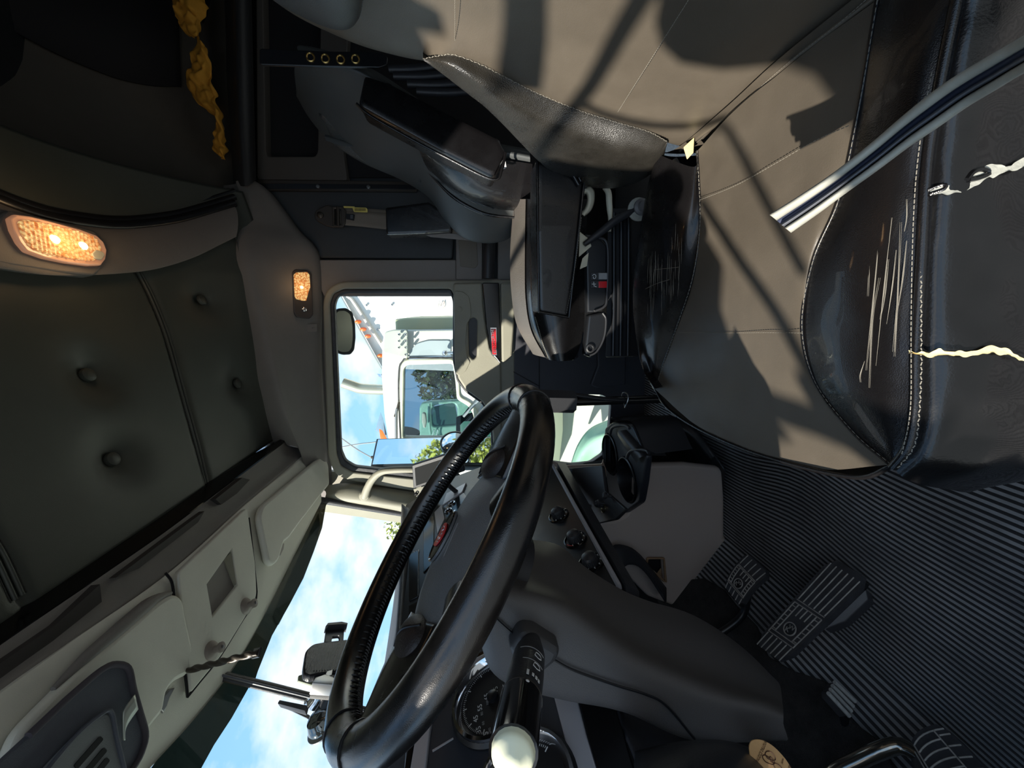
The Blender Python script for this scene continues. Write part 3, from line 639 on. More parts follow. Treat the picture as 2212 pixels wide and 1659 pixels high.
# ================================================================== SUN VISOR ORGANISER
FV = Frame(FHL.pt(0, 0, 0.05), FHL.u, FHL.v)
V_ = thing('visor_organizer', 'dark navy sun visor organiser with slotted pocket and a pale clip', 'organizer', (-0.55, 0.5, 1.5))
edge = [(222, 1445), (254, 1436), (276, 1446), (286, 1490), (300, 1540), (312, 1585), (306, 1620), (282, 1665), (180, 1800), (-160, 1800), (-60, 1700), (60, 1590), (150, 1505)]
NAVY = mat('dark navy fabric', (80, 84, 94), .7, .4, 700, var=.08); NAVYL = mat('grey pocket fabric', (122, 126, 128), .75, .4, 700)
pplate('panel', FV, edge, NAVY, V_, r=[.03, .02, .02, .04, .05, .05, .03, .03, .02, .02, .02, .05, .03], depth=0.008, bevel=0.003)
e3 = [FV.pt(*FV.un(*q), 0.001) for q in edge]
tube('edge_binding', [e3[i] for i in (11, 12, 0, 1, 2, 3, 4, 5, 6, 7, 8)], 0.0052, mat('binding tape', (70, 66, 74), .8), V_, seg=8, n=60)
pk = pplate('pocket', FV, [(206, 1548), (226, 1543), (232, 1560), (240, 1600), (262, 1680), (262, 1760), (20, 1760), (60, 1690), (140, 1604)], NAVYL, V_, r=[.012, .01, .02, .02, .01, .01, .01, .02, .02], depth=0.006, bevel=0.002, h=0.007)
tube('pocket_seam', [FV.pt(*FV.un(x, y), 0.009) for x, y in [(20, 1750), (140, 1604), (206, 1547), (228, 1543), (240, 1600), (262, 1690)]], 0.003, NAVY, V_, seg=6, n=40)
for k_, (a, b) in enumerate((((208, 1597), (150, 1662)), ((216, 1622), (170, 1676)), ((222, 1643), (190, 1682)))):
    w = 4; pplate('card_slot', FV, [(a[0]-w, a[1]-w), (a[0]+w, a[1]+w), (b[0]+w, b[1]+w), (b[0]-w, b[1]-w)], DARKIN, pk, r=0.003, depth=0.003, h=0.0085)
cl = [P(x, y, pl=(FV.pt(0, 0, 0.012), FV.n)) for x, y in [(292, 1500), (272, 1528), (267, 1546), (268, 1598)]]
cl2 = [P(x, y, pl=(FV.pt(0, 0, 0.012), FV.n)) for x, y in [(299, 1532), (278, 1562), (271, 1580), (271, 1599)]]
loft('clip', [cl, cl2], mat('pale satin metal', (190, 196, 186), .3, metal=.4), V_, n=16, k=3, thick=0.0025)
# ================================================================== DRILL BIT stuck in the console
T = thing('drill_bit', 'twisted steel drill bit stuck between the overhead lids, tip over the windshield', 'drill bit', (-0.75, 0.8, 1.5))
a0 = FHR.pt(*FHR.un(396, 1452), 0.012); a1 = P(558, 1409, Y=a0.y-0.06)
ax = (a1-a0); L_ = ax.length; ax.normalize(); s1 = ax.cross(Vector((0, 0, 1))).normalized(); s2_ = ax.cross(s1)
vs = []; fs = []; N_ = 90; SG = 16
for i in range(N_+1):
    t = i/N_; tw = t*2*math.pi*2.7
    for j in range(SG):
        a = 2*math.pi*j/SG; r_ = 0.0072*(1-0.42*abs(math.cos(a-0))**3) if t < .9 else 0.0075*(1-0.55*abs(math.cos(a))**2)
        r_ *= (1.0 if t < .97 else 0.8)
        vs.append(a0+ax*(L_*t)+s1*math.cos(a+tw)*r_+s2_*math.sin(a+tw)*r_)
for i in range(N_):
    for j in range(SG): fs.append((i*SG+j, i*SG+(j+1) % SG, (i+1)*SG+(j+1) % SG, (i+1)*SG+j))
fs.append(tuple(N_*SG+j for j in range(SG)))
meshobj('fluted_shaft', vs, fs, GUNM, T, True, 50)
k = a1-ax*0.012; hull('carbide_tip', [k+s1*0.0085-ax*.004, k+s1*0.0085+ax*.014, k-s1*0.0085+ax*.014, k-s1*0.0085-ax*.004], [k+s1*0.0085-ax*.004+s2_*.004, k+s1*0.0085+ax*.014+s2_*.004, k-s1*0.0085+ax*.014+s2_*.004, k-s1*0.0085-ax*.004+s2_*.004], STEEL, T, 0.001)
# ================================================================== DASHBOARD
DB = thing('dashboard', 'black dashboard with silver trim strips and chrome ringed gauges', 'dashboard', (-0.75, 0.85, 0.65))
def drow(X, Z, y0=0.03, y1=1.66): return [Vector((X, y0, Z)), Vector((X, .4, Z)), Vector((X, .85, Z)), Vector((X, 1.3, Z)), Vector((X, y1, Z))]
loft('dash_top', [[Vector((-0.90, .03, 1.16)), Vector((-.99, .4, 1.20)), Vector((-1.03, .85, 1.22)), Vector((-.99, 1.3, 1.22)), Vector((-.91, 1.66, 1.2))],
                  [P(920, 1700, X=-0.80), P(836, 1500, X=-.80), P(846, 1380, X=-.80), P(858, 1250, X=-.80), P(868, 1090, X=-.80)],
                  [P(960, 1700, X=-0.755), P(850, 1500, X=-.755), P(858, 1380, X=-.755), P(868, 1250, X=-.755), P(880, 1096, X=-.755)],
                  [P(980, 1700, X=-0.77), P(880, 1500, X=-.77), P(880, 1380, X=-.77), P(884, 1250, X=-.77), P(896, 1096, X=-.77)]], RUBK, DB, n=40, k=5, thick=0.004)
FD = Frame((-0.755, 0.9, 1.12), (0, 1, 0), (-0.175, 0, 0.475))
pplate('centre_panel', FD, [(876, 1090), (866, 1300), (850, 1480), (1010, 1480), (1345, 1266), (1200, 1006), (1060, 1000), (980, 1030)], BLACKP2, DB, r=0.01, depth=0.03, bevel=0.004)
FB = Frame((-0.565, .9, .640), (0, 1, 0), (-.1, 0, .3))
def strip3(name, pa, pb, w, X, m, par, th=0.006, off=0.0):
    a, b = P(*pa, X=X), P(*pb, X=X); up = Vector((-0.15, 0, .98))
    return hull(name, [a, b, b+up*w, a+up*w], [a+Vector((-th, 0, -th*.2)), b+Vector((-th, 0, -th*.2)), b+up*w+Vector((-th, 0, 0)), a+up*w+Vector((-th, 0, 0))], m, par, 0.0015)
strip3('silver_strip', (1196, 1002), (1342, 1262), 0.007, -0.562, SILV, DB, 0.012)
hull('lower_edge', [P(1204, 1000, X=-.566), P(1352, 1262, X=-.566), P(1382, 1280, X=-.59), P(1222, 1000, X=-.59)], [v+Vector((-.05, 0, .0)) for v in (P(1204, 1000, X=-.566), P(1352, 1262, X=-.566), P(1382, 1280, X=-.59), P(1222, 1000, X=-.59))], RUBK, DB, 0.003)
# silver frames and small gauges seen through the wheel
for pix in ([(966, 1069), (1008, 1046), (1000, 1066), (957, 1095)], [(940, 1110), (955, 1094), (962, 1124), (947, 1156)]):
    pplate('silver_frame', FD, pix, SILV, DB, r=0.002, depth=0.01, bevel=0.002, h=0.008)
pplate('switch_panel', FD, [(957, 1097), (1002, 1066), (1020, 1090), (968, 1140)], GLOSSK, DB, r=0.003, depth=0.008, h=0.004)
for q in ((977, 1090), (970, 1106)):
    a, b = FD.un(*q); lathe('small_gauge', [(0.014, 0.004), (0.0145, 0.009), (0.012, 0.010), (0.011, 0.006)], FD, a, b, CHROME, DB, 20)
a, b = FD.un(926, 1165)
for i in range(7):
    a, b = FD.un(924+i*0.7, 1145+i*7.0); pplate('switch_mark', FD, [(923+i*.8, 1144+i*7), (927+i*.8, 1144+i*7), (927+i*.8, 1147+i*7), (923+i*.8, 1147+i*7)], GREYPR, DB, depth=0.001, h=0.002)
for i, s_ in enumerate((10, 7, 5)):
    pplate('switch_mark', FD, [(894+i*5, 1192-i*2), (896+i*5, 1192-i*2), (896+i*5, 1192+s_-i*2), (894+i*5, 1192+s_-i*2)], WHITE, DB, depth=0.001, h=0.002)
for pix in ([(915, 1130), (938, 1115), (938, 1215), (915, 1240)], [(884, 1200), (905, 1190), (905, 1290), (884, 1300)], [(884, 1310), (905, 1300), (900, 1390), (880, 1400)]):
    pplate('rocker_switch', FD, pix, GLOSSK, DB, r=0.004, depth=0.006, bevel=0.0015, h=0.0035)
# climate controls
def hvac(q, rr):
    a, b = FD.un(*q)
    lathe('knob_bezel', [(rr*1.75, 0), (rr*1.75, 0.003), (rr*1.6, 0.004), (rr*1.55, 0.002)], FD, a, b, GLOSSK, DB, 32)
    kn = lathe('climate_knob', [(rr*1.08, 0.001), (rr*1.0, 0.016), (rr*.9, 0.022), (rr*.55, 0.026), (rr*.2, 0.027)], FD, a, b, BLACKP, DB, 28)
    mb = MB()
    for i in range(26):
        t = 2*math.pi*i/26; mb.tube([FD.pt(a+math.cos(t)*rr*1.07, b+math.sin(t)*rr*1.07, .002), FD.pt(a+math.cos(t)*rr, b+math.sin(t)*rr, .016)], 0.0012, seg=4, straight=True)
    mb.build('knob_ribs', BLACKP, kn, stuff=True)
    hull('knob_pointer', [FD.pt(a-.0012, b-rr*1.0, .016), FD.pt(a+.0012, b-rr*1.0, .016), FD.pt(a+.0012, b-rr*1.1, .004), FD.pt(a-.0012, b-rr*1.1, .004)], [FD.pt(a-.0012, b-rr*.9, .015), FD.pt(a+.0012, b-rr*.9, .015), FD.pt(a+.0012, b-rr*1.0, .003), FD.pt(a-.0012, b-rr*1.0, .003)], WHITE, kn, 0)
    return a, b, rr
for q in ((1207, 1114), (1243, 1166), (1277, 1216)):
    a, b, rr = hvac(q, 0.0175)
    for i in range(6):
        t = math.radians(150+i*36); fr = Frame(FD.pt(a+math.cos(t)*rr*1.38, b+math.sin(t)*rr*1.38, .0045), FD.u, FD.v)
        tube('dial_mark', [fr.pt(-.0025, -.001, 0), fr.pt(0, .0015, 0), fr.pt(.0025, -.001, 0)], 0.0006, WHITE, DB, seg=4, n=5)
a, b = FD.un(1243, 1166); tube('red_arc', [FD.pt(a+math.cos(math.radians(t))*.0265, b+math.sin(math.radians(t))*.0265, .005) for t in (110, 130, 150)], 0.0007, REDN, DB, seg=5, n=8)
# instrument cluster in front of the driver
FC = Frame((-0.60, 0.45, 0.93), (0, 1, 0), (-0.30, 0, 0.90))
pplate('cluster_panel', FC, [(905, 1405), (1080, 1330), (1330, 1440), (1360, 1800), (860, 1800), (880, 1560)], mat('charcoal cluster panel', (44, 47, 54), .45), DB, r=0.02, depth=0.03, bevel=0.004)
SILC = [[(903, 1577), (940, 1528), (930, 1590), (920, 1680), (886, 1680)], [(948, 1512), (1000, 1440), (1062, 1408), (1064, 1428), (1010, 1462), (970, 1490)], [(1198, 1508), (1250, 1518), (1268, 1590), (1298, 1690), (1244, 1690), (1222, 1600)]]
for pix in SILC: pplate('silver_strip', FC, pix, SILV, DB, r=0.002, depth=0.008, bevel=0.002, h=0.005)
pplate('lower_black_trim', FC, [(1252, 1514), (1330, 1528), (1352, 1600), (1380, 1690), (1300, 1690), (1270, 1590)], GLOSSK, DB, r=0.003, depth=0.008, bevel=0.002, h=0.004)
pplate('upper_black_trim', FC, [(893, 1570), (930, 1500), (1058, 1402), (1060, 1411), (998, 1438), (948, 1508), (900, 1576), (884, 1680), (874, 1680)], GLOSSK, DB, r=0.002, depth=0.006, h=0.004)
pplate('thin_bright_line', FC, [(934, 1621), (979, 1594), (980, 1597), (935, 1625)], SILV, DB, depth=0.002, h=0.001)
def circ3(p, q, r):
    (ax_, ay), (bx, by), (cx, cy) = p, q, r; d = 2*(ax_*(by-cy)+bx*(cy-ay)+cx*(ay-by))
    ux = ((ax_**2+ay**2)*(by-cy)+(bx**2+by**2)*(cy-ay)+(cx**2+cy**2)*(ay-by))/d; uy = ((ax_**2+ay**2)*(cx-bx)+(bx**2+by**2)*(ax_-cx)+(cx**2+cy**2)*(bx-ax_))/d
    return ux, uy, math.hypot(ax_-ux, ay-uy)
gx, gy, gr = circ3(FC.un(986, 1540), FC.un(1040, 1444), FC.un(1048, 1612))
print('gauge', gx, gy, gr)
def gauge(name, a, b, R_, par):
    g_ = lathe(name, [(R_*1.10, 0.0), (R_*1.10, .004), (R_*1.03, .009), (R_*1.03, .002)], FC, a, b, BLACKP2, par, 48)
    lathe('chrome_ring', [(R_*1.03, .006), (R_*1.02, .014), (R_*.95, .015), (R_*.83, .004), (R_*.83, .002)], FC, a, b, CHROME, g_, 56)
    lathe('dial', [(R_*.84, .0015), (R_*.84, .003), (0.001, .0031)], FC, a, b, mat('dial black', (18, 18, 20), .5), g_, 40)
    mb = MB()
    for i in range(81):
        t = math.radians(225-i*270/80); big = i % 10 == 0; mid = i % 5 == 0
        r0 = R_*(.70 if big else .735 if mid else .755); w = .0008 if big else .0004
        d = (math.cos(t), math.sin(t)); c1, c2 = FC.pt(a+d[0]*r0, b+d[1]*r0, .0034), FC.pt(a+d[0]*R_*.80, b+d[1]*R_*.80, .0034)
        sd = (c2-c1).normalized().cross(FC.n)*w; mb.add([c1-sd, c1+sd, c2+sd, c2-sd], [(0, 1, 2, 3)])
    o = mb.build('tick_marks', WHITE, g_, smooth=False, stuff=True)
    return g_
gg = gauge('speedometer', gx, gy, gr, DB)
for s_, q in (('25', (1052, 1592)), ('35', (1036, 1580)), ('45', (1030, 1556)), ('55', (1039, 1532)), ('65', (1053, 1508)), ('75', (1073, 1493)), ('85', (1093, 1486))):
    a, b = FC.un(*q); text('dial_number', s_, FC.mtx(a, b, .0036), gr*.165, WHITE, gg, 0.0001)
for s_, q in (('40', (1060, 1580)), ('60', (1046, 1566)), ('80', (1043, 1545)), ('100', (1055, 1521)), ('120', (1072, 1506))):
    a, b = FC.un(*q); text('inner_number', s_, FC.mtx(a, b, .0036), gr*.09, GREYPR, gg, 0.0001)
a1_, b1_ = FC.un(1064, 1520); dv = Vector((a1_-gx, b1_-gy)); pr = Vector((-dv.y, dv.x)).normalized()*.0012
plate('needle', FC, [(gx-pr.x, gy-pr.y), (gx+pr.x, gy+pr.y), (a1_, b1_)], REDN, gg, depth=.0012, h=.006)
lathe('needle_cap', [(.009, .003), (.009, .008), (.006, .0095)], FC, gx, gy, BLACKP2, gg, 20)
gauge('tachometer', gx-gr*2.1, gy-gr*.55, gr, DB)
# lower dash and knee panels
loft('lower_dash', [[P(1320, 1525, Y=.45), P(1362, 1600, Y=.36), P(1400, 1700, Y=.28)], [P(1370, 1520, Y=.5), P(1400, 1600, Y=.4), P(1440, 1700, Y=.3)], [P(1530, 1560, Y=.5), P(1560, 1640, Y=.4), P(1580, 1720, Y=.34)]], mat('slate knee panel', (58, 60, 68), .5, .3, 400), DB, n=12, k=5, thick=.005)
loft('knee_bolster', [[P(1372, 1622, Y=.34), P(1480, 1600, Y=.34), P(1590, 1604, Y=.36), P(1690, 1650, Y=.4)], [P(1370, 1660, Y=.27), P(1480, 1640, Y=.26), P(1580, 1636, Y=.28), P(1660, 1668, Y=.32)], [P(1380, 1720, Y=.22), P(1480, 1720, Y=.22), P(1580, 1720, Y=.22), P(1650, 1720, Y=.26)]], mat('dark navy knee pad', (36, 39, 46), .4, .3, 400), DB, n=24, k=5, thick=.005)
bx_ = loft('firewall_panel', [[P(1340, 1270, Y=1.02), P(1300, 1130, Y=1.25), P(1260, 1000, Y=1.6)], [P(1430, 1270, Y=1.15), P(1400, 1140, Y=1.3), P(1340, 1000, Y=1.65)], [P(1560, 1420, Y=1.15), P(1545, 1260, Y=1.2), P(1500, 1100, Y=1.66)]], DARKIN, DB, n=12, k=3)
# dark toe wall ahead of the pedals
tw = loft('trim_16', [[Vector((-1.02, -0.02, .75)), Vector((-1.02, .9, .75)), Vector((-1.02, 1.7, .75))], [Vector((-1.12, -0.02, .3)), Vector((-1.12, .9, .3)), Vector((-1.12, 1.7, .3))], [Vector((-1.08, -0.02, .26)), Vector((-1.08, .9, .26)), Vector((-1.08, 1.7, .26))]], DARKIN, None, n=10, k=3); struct(tw)
# firewall below the windshield closes the cab
fwl = meshobj('trim_17', [(-1.05, -0.05, 0), (-1.05, 1.75, 0), (-1.05, 1.75, 1.22), (-1.05, -0.05, 1.22)], [(0, 1, 2, 3)], DARKIN, smooth=False); struct(fwl)
# ================================================================== STEERING WHEEL
tl = 0.652; WN = Vector((math.sin(tl), 0, math.cos(tl))); WC = Vector((-0.302, 0.4915, 0.972)); WE1 = Vector((0, 1, 0)); WE2 = WN.cross(WE1)
ANG = math.radians(303); WR = WE1*math.cos(ANG)+WE2*math.sin(ANG); WU = WN.cross(WR)
FW_ = Frame(WC, WR, WU)
SW = thing('steering_wheel', 'black leather steering wheel with stitched rim and oval emblem, turned to one side', 'steering wheel', tuple(WC-WN*0.06))
RR, RT = 0.222, 0.0205
def rim(t, rad=RR): return WC+(WE1*math.cos(t)+WE2*math.sin(t))*rad
tube('rim', [rim(2*math.pi*i/120) for i in range(120)], RT, WRIM, SW, seg=20, closed=True, straight=True, up=WN)
mb = MB(); mw = MB()
for i in range(240):
    t = 2*math.pi*i/240
    def rp(ph, ex=0.0, tt=t):
        d = WE1*math.cos(tt)+WE2*math.sin(tt); return WC+d*(RR+math.cos(ph)*(RT+ex))+WN*(math.sin(ph)*(RT+ex))
    ph = math.radians(200)
    mb.tube([rp(ph-.16, .0002, t-.004), rp(ph, .0012), rp(ph+.16, .0002, t+.004)], .0011, seg=5, straight=True)
    if i % 2 == 0: mw.tube([rp(ph-.75, -.0012), rp(ph-.5, .0004), rp(ph-.18, .0009)], [.0008, .0016, .0014], seg=5, n=5)
mb.build('rim_stitching', RUBK, SW, stuff=True); mw.build('leather_puckers', WRIM, SW, stuff=True)
for a in (266, 286, 127, 149):   # seams where the leather segments meet
    t = math.radians(a); d = WE1*math.cos(t)+WE2*math.sin(t); tg = WN.cross(d)
    tube('segment_seam', [WC+d*(RR+math.cos(p)*(RT+.0004))+WN*(math.sin(p)*(RT+.0004)) for p in [2*math.pi*j/24 for j in range(24)]], .0014, BLACKP2, SW, seg=6, closed=True, straight=True)
# hub pad
def pad_r(t):
    c, s = math.cos(t), math.sin(t); b = .055 if s > 0 else .095; return 1/((abs(c)/.140)**2.6+(abs(s)/b)**2.6)**(1/2.6)
vs = [FW_.pt(0, 0, -.006)]; fs = []; NA, NR = 72, 14
for k_ in range(1, NR+1):
    q = k_/NR
    for j in range(NA):
        t = 2*math.pi*j/NA; rr = pad_r(t); z = -.006-.030*q**2.6-(.035 if k_ == NR else 0)
        ro = rr*(q if k_ < NR else (NR-1)/NR+.02); vs.append(FW_.pt(math.cos(t)*ro, math.sin(t)*ro-.005, z))
for j in range(NA): fs.append((0, 1+j, 1+(j+1) % NA))
for k_ in range(NR-1):
    for j in range(NA): fs.append((1+k_*NA+j, 1+(k_+1)*NA+j, 1+(k_+1)*NA+(j+1) % NA, 1+k_*NA+(j+1) % NA))
pad = meshobj('hub_pad', vs, fs, mat('grained charcoal pad', (98, 99, 99), .4, .4, 700, kind='leather', bdist=.001), SW, True, 60)
for s in (1, -1):
    sp = loft('spoke', [[FW_.pt(s*.10, .035, -.02), FW_.pt(s*.15, .02, -.014), FW_.pt(s*.185, -.02, -.006), FW_.pt(s*.207, -.045, -.003)],
                   [FW_.pt(s*.10, -.01, -.016), FW_.pt(s*.15, -.03, -.006), FW_.pt(s*.185, -.060, .002), FW_.pt(s*.205, -.075, .006)],
                   [FW_.pt(s*.09, -.075, -.022), FW_.pt(s*.135, -.095, -.014), FW_.pt(s*.165, -.115, -.006), FW_.pt(s*.182, -.125, -.003)]], WRIM, SW, n=24, k=8)
    sp.modifiers.new('thickness', 'SOLIDIFY').thickness = .016
    # thumb control pod
    vs = []; fs = []
    for k_ in range(7):
        q = k_/6*math.pi/2
        for j in range(28):
            t = 2*math.pi*j/28; vs.append(FW_.pt(s*.118+math.cos(t)*.027*math.cos(q), -.028+math.sin(t)*.040*math.cos(q), -.020+.018*math.sin(q)))
    for k_ in range(6):
        for j in range(28): fs.append((k_*28+j, k_*28+(j+1) % 28, (k_+1)*28+(j+1) % 28, (k_+1)*28+j))
    pod = meshobj('thumb_pad', vs, fs, mat('dark brown thumb pad', (44, 38, 36), .45, .4, 500), SW, True, 60)
    tube('thumb_pad_split', [FW_.pt(s*.118+.020, -.028-.030, -.011), FW_.pt(s*.118+.004, -.028, -.0015), FW_.pt(s*.118-.018, -.028+.03, -.011)], .0015, BLACKP2, pod, seg=6, n=14)
    tube('lower_spoke', [FW_.pt(s*.055, -.085, -.03), FW_.pt(s*.085, -.14, -.018), FW_.pt(s*.105, -.192, -.004)], [.022, .018, .017], WRIM, SW, seg=14, n=14, flat=.6, up=WN)
# emblem
em = lathe('emblem', [(.036, -.002), (.037, .0015), (.0345, .0028), (.032, .0012), (.001, .0014)], FW_, 0, 0.0, CHROME, SW, 40, h=-.003, sy=.55)
lathe('emblem_field', [(.0325, .0013), (.001, .0018)], FW_, 0, 0, GLOSSK, em, 36, h=-.0028, sy=.52)
plate('emblem_shield', FW_, rnd([(-.016, .0125), (.016, .0125), (.017, 0), (.010, -.0095), (0, -.0135), (-.010, -.0095), (-.017, 0)], .004), RED, em, depth=.0012, h=.0005)
text('emblem_letters', 'KW', FW_.mtx(0, .001, .0008), .014, CHROME, em, .0003)
tube('airbag_scratch', [FW_.pt(.02, -.028, -.0065), FW_.pt(-.004, -.032, -.007), FW_.pt(-.024, -.034, -.0075)], .0006, GREYPR, pad, seg=4, n=10)
bm_ = lathe('hub_boss', [(.055, -.12), (.06, -.06), (.07, -.035), (.05, -.03)], FW_, 0, 0, BLACKP, SW, 28)
# ================================================================== STEERING COLUMN
SC = thing('steering_column', 'dark grey moulded steering column shroud below the wheel', 'steering column', (-0.6, .48, .45))
rA = [P(x, y, Y=.62) for x, y in [(1130, 1165), (1205, 1178), (1265, 1228), (1340, 1274), (1400, 1298), (1500, 1330), (1600, 1398), (1668, 1470)]]
rB = [P(x, y, Y=.40) for x, y in [(1090, 1270), (1160, 1290), (1222, 1318), (1300, 1372), (1400, 1432), (1550, 1492), (1640, 1515), (1692, 1535)]]
rAB = [P(x, y, Y=.46) for x, y in [(1105, 1235), (1175, 1258), (1240, 1290), (1318, 1345), (1405, 1400), (1540, 1455), (1625, 1490), (1690, 1516)]]
rC = [P(x, y, Y=.40) for x, y in [(1045, 1340), (1042, 1395), (1062, 1450), (1112, 1484), (1210, 1508), (1340, 1532), (1490, 1596), (1688, 1592)]]
rBC = [P(x, y, Y=.385) for x, y in [(1070, 1310), (1105, 1345), (1150, 1390), (1215, 1430), (1310, 1468), (1440, 1515), (1580, 1545), (1692, 1562)]]
rD = [v+Vector((-.03, .14, 0)) for v in rC]; rA2 = [v+Vector((-.05, .02, .02)) for v in rA]
loft('shroud', [rA2, rA, [a.lerp(b, .5)+Vector((.012, 0, -.005)) for a, b in zip(rA, rAB)], rAB, rB, rBC, rC, rD], COLG, SC, n=60, k=5)
jl = [P(x, y, Y=.384) for x, y in [(1052, 1300), (1066, 1330), (1088, 1352), (1112, 1372), (1150, 1398), (1195, 1424), (1240, 1448), (1330, 1480), (1395, 1500), (1440, 1525), (1500, 1596)]]
tube('shroud_joint', toward(jl, .004), .0016, BLACKP2, SC, seg=6, n=60)
# multifunction lever with its square boot
FS = yframe(.380)
bt = pplate('lever_boot', FS, [(1098, 1382), (1122, 1345), (1152, 1350), (1208, 1386), (1196, 1412), (1158, 1444), (1112, 1424)], mat('dark rubber boot', (62, 60, 60), .5), SC, r=.01, depth=.03, bevel=.008, h=.014)
l0 = P(1150, 1380, Y=.375); l1 = P(1128, 1500, Y=.28); l2 = P(1106, 1640, Y=.215); l3 = P(1100, 1700, Y=.19)
sd = (l2-l0).normalized()
lv = tube('turn_signal_lever', [l0, l0.lerp(l1, .35), l1, l1+(l2-l1)*.12], [.0088, .0165, .0175, .0172], BLACKP, SC, seg=24, n=24)
tube('wiper_collar', [l1+(l2-l1)*.10, l1+(l2-l1)*.9], [.0182, .0182], mat('gloss black lever', (16, 14, 14), .12, coat=.5), lv, seg=24, straight=True)
tube('collar_ring', [l1+(l2-l1)*.10, l1+(l2-l1)*.12], .0186, GUNM, lv, seg=24, straight=True)
tube('lever_end', [l1+(l2-l1)*.88, l1+(l2-l1)*1.02, l1+(l2-l1)*1.08], [.0165, .015, .004], mat('pale cream button', (236, 236, 206), .35), lv, seg=20, n=10)
ax = (l2-l1).normalized()
def onlev(s, side, ex=.0004, base=None):
    c = l0.lerp(l1, s) if s <= 1 else l1.lerp(l2, s-1); r_ = .0170 if s < .9 else .0178; te = (EYE-c); te = (te-ax*te.dot(ax)).normalized(); w = ax.cross(te); d = te*math.cos(side)+w*math.sin(side); return c+d*(r_+ex), d, w
for s, a, L_ in ((.98, -.1, .0035), (.98, -.38, .002), (.985, -.58, .002), (.99, -.75, .002)):
    c, d, w = onlev(s, a); e = d.cross(ax); 
    hull('lever_mark', [c-ax*L_-e*.0011, c-ax*L_+e*.0011, c+ax*L_+e*.0011, c+ax*L_-e*.0011], [q+d*.0004 for q in (c-ax*L_-e*.0011, c-ax*L_+e*.0011, c+ax*L_+e*.0011, c+ax*L_-e*.0011)], WHITE, lv, 0)
for s in (.62, .80):
    pts = []
    for k_, (ua, va) in enumerate(((-.003, -.003), (.003, -.004), (.004, 0), (.002, .004), (-.003, .003), (-.004, 0))):
        c, d, w = onlev(s, -.55); e = d.cross(ax); pts.append(c+ax*ua+e*va)
    tube('wiper_symbol', pts, .0004, WHITE, lv, seg=4, closed=True, straight=True)
for s, aa in ((.52, (-1.0, 0.6)), (.73, (-1.0, .3))):
    tube('panel_line', [onlev(s+.02*math.cos(t*1.5), t)[0] for t in [aa[0]+(aa[1]-aa[0])*i/8 for i in range(9)]], .0004, GREYPR, lv, seg=4, n=16)
c, d, w = onlev(1.16, -.15); fr = Frame(c, ax, d.cross(ax)); lathe('index_dot', [(.0018, .0005), (.001, .001)], fr, 0, 0, WHITE, lv, 12)
# ================================================================== PEDALS
def pedal(name, label, q, th, emb, lines, stem=None, warp=None):
    """q: four corners far-top, near-top, near-bottom, far-bottom"""
    o = thing(name, label, 'pedal', tuple(sum(q, Vector())/4-Vector((0, 0, .02)))); FT, NT, NB, FBt = q
    n = (NT-FT).cross(FBt-FT).normalized()
    if n.dot(EYE-FT) < 0: n = -n
    W_ = lambda s, t, h=0: (FT.lerp(NT, s)).lerp(FBt.lerp(NB, s), t)+n*(h+(warp(t) if warp else 0))
    bm = bmesh.new(); NS = 10; pts = []
    rr_ = .16
    def edge(t):  # narrowed ends = rounded outline
        e = min(t, 1-t); return 0 if e > .10 else .16*(1-e/.10)**2
    top = [[bm.verts.new(W_(edge(t_/NS)+(1-2*edge(t_/NS))*s_/6, t_/NS, 0)) for s_ in range(7)] for t_ in range(NS+1)]
    bot = [[bm.verts.new(W_(edge(t_/NS)+(1-2*edge(t_/NS))*s_/6, t_/NS, -th)) for s_ in range(7)] for t_ in range(NS+1)]
    for g_, fl_ in ((top, 0), (bot, 1)):
        for i in range(NS):
            for j in range(6): f = (g_[i][j], g_[i][j+1], g_[i+1][j+1], g_[i+1][j]); bm.faces.new(f)
    per = [(0, j) for j in range(7)]+[(i, 6) for i in range(1, NS+1)]+[(NS, j) for j in range(5, -1, -1)]+[(i, 0) for i in range(NS-1, 0, -1)]
    for k_ in range(len(per)):
        a, b = per[k_], per[(k_+1) % len(per)]; bm.faces.new((top[a[0]][a[1]], top[b[0]][b[1]], bot[b[0]][b[1]], bot[a[0]][a[1]]))
    body = bmobj('pedal_pad', bm, RUBK, o, True, 40)
    mb = MB(); mb2 = MB(); w0 = (NT-FT).length
    def rib(s0, t0, s1, t1, r=.0013): mb.tube([W_(s0+(s1-s0)*i/6, t0+(t1-t0)*i/6, .0006) for i in range(7)], r, seg=6, straight=True)
    for (s0, t0, s1, t1) in lines: rib(s0, t0, s1, t1)
    mb.build('tread_ribs', RIBW, o, stuff=True)
    if emb:
        s, t, r = emb; cpt = W_(s, t, .0005); u = (NT-FT).normalized(); v = n.cross(u); fr = Frame(cpt, u, v)
        rg = tube('emblem_ring', [fr.pt(math.cos(a)*r, math.sin(a)*r, .0006) for a in [2*math.pi*i/28 for i in range(28)]], .0015, RIBW, o, seg=6, closed=True, straight=True)
        lathe('emblem_disc', [(r*.9, 0), (r*.9, .0006)], fr, 0, 0, BLACKP2, rg, 24)
        text('emblem_letter', 'K', fr.mtx(-r*.30, -r*.28, .0012), r*1.05, RIBW, rg, .0006)
        text('emblem_letter', 'W', fr.mtx(r*.25, r*.28, .0012), r*1.0, RIBW, rg, .0006)
    return o, W_, n
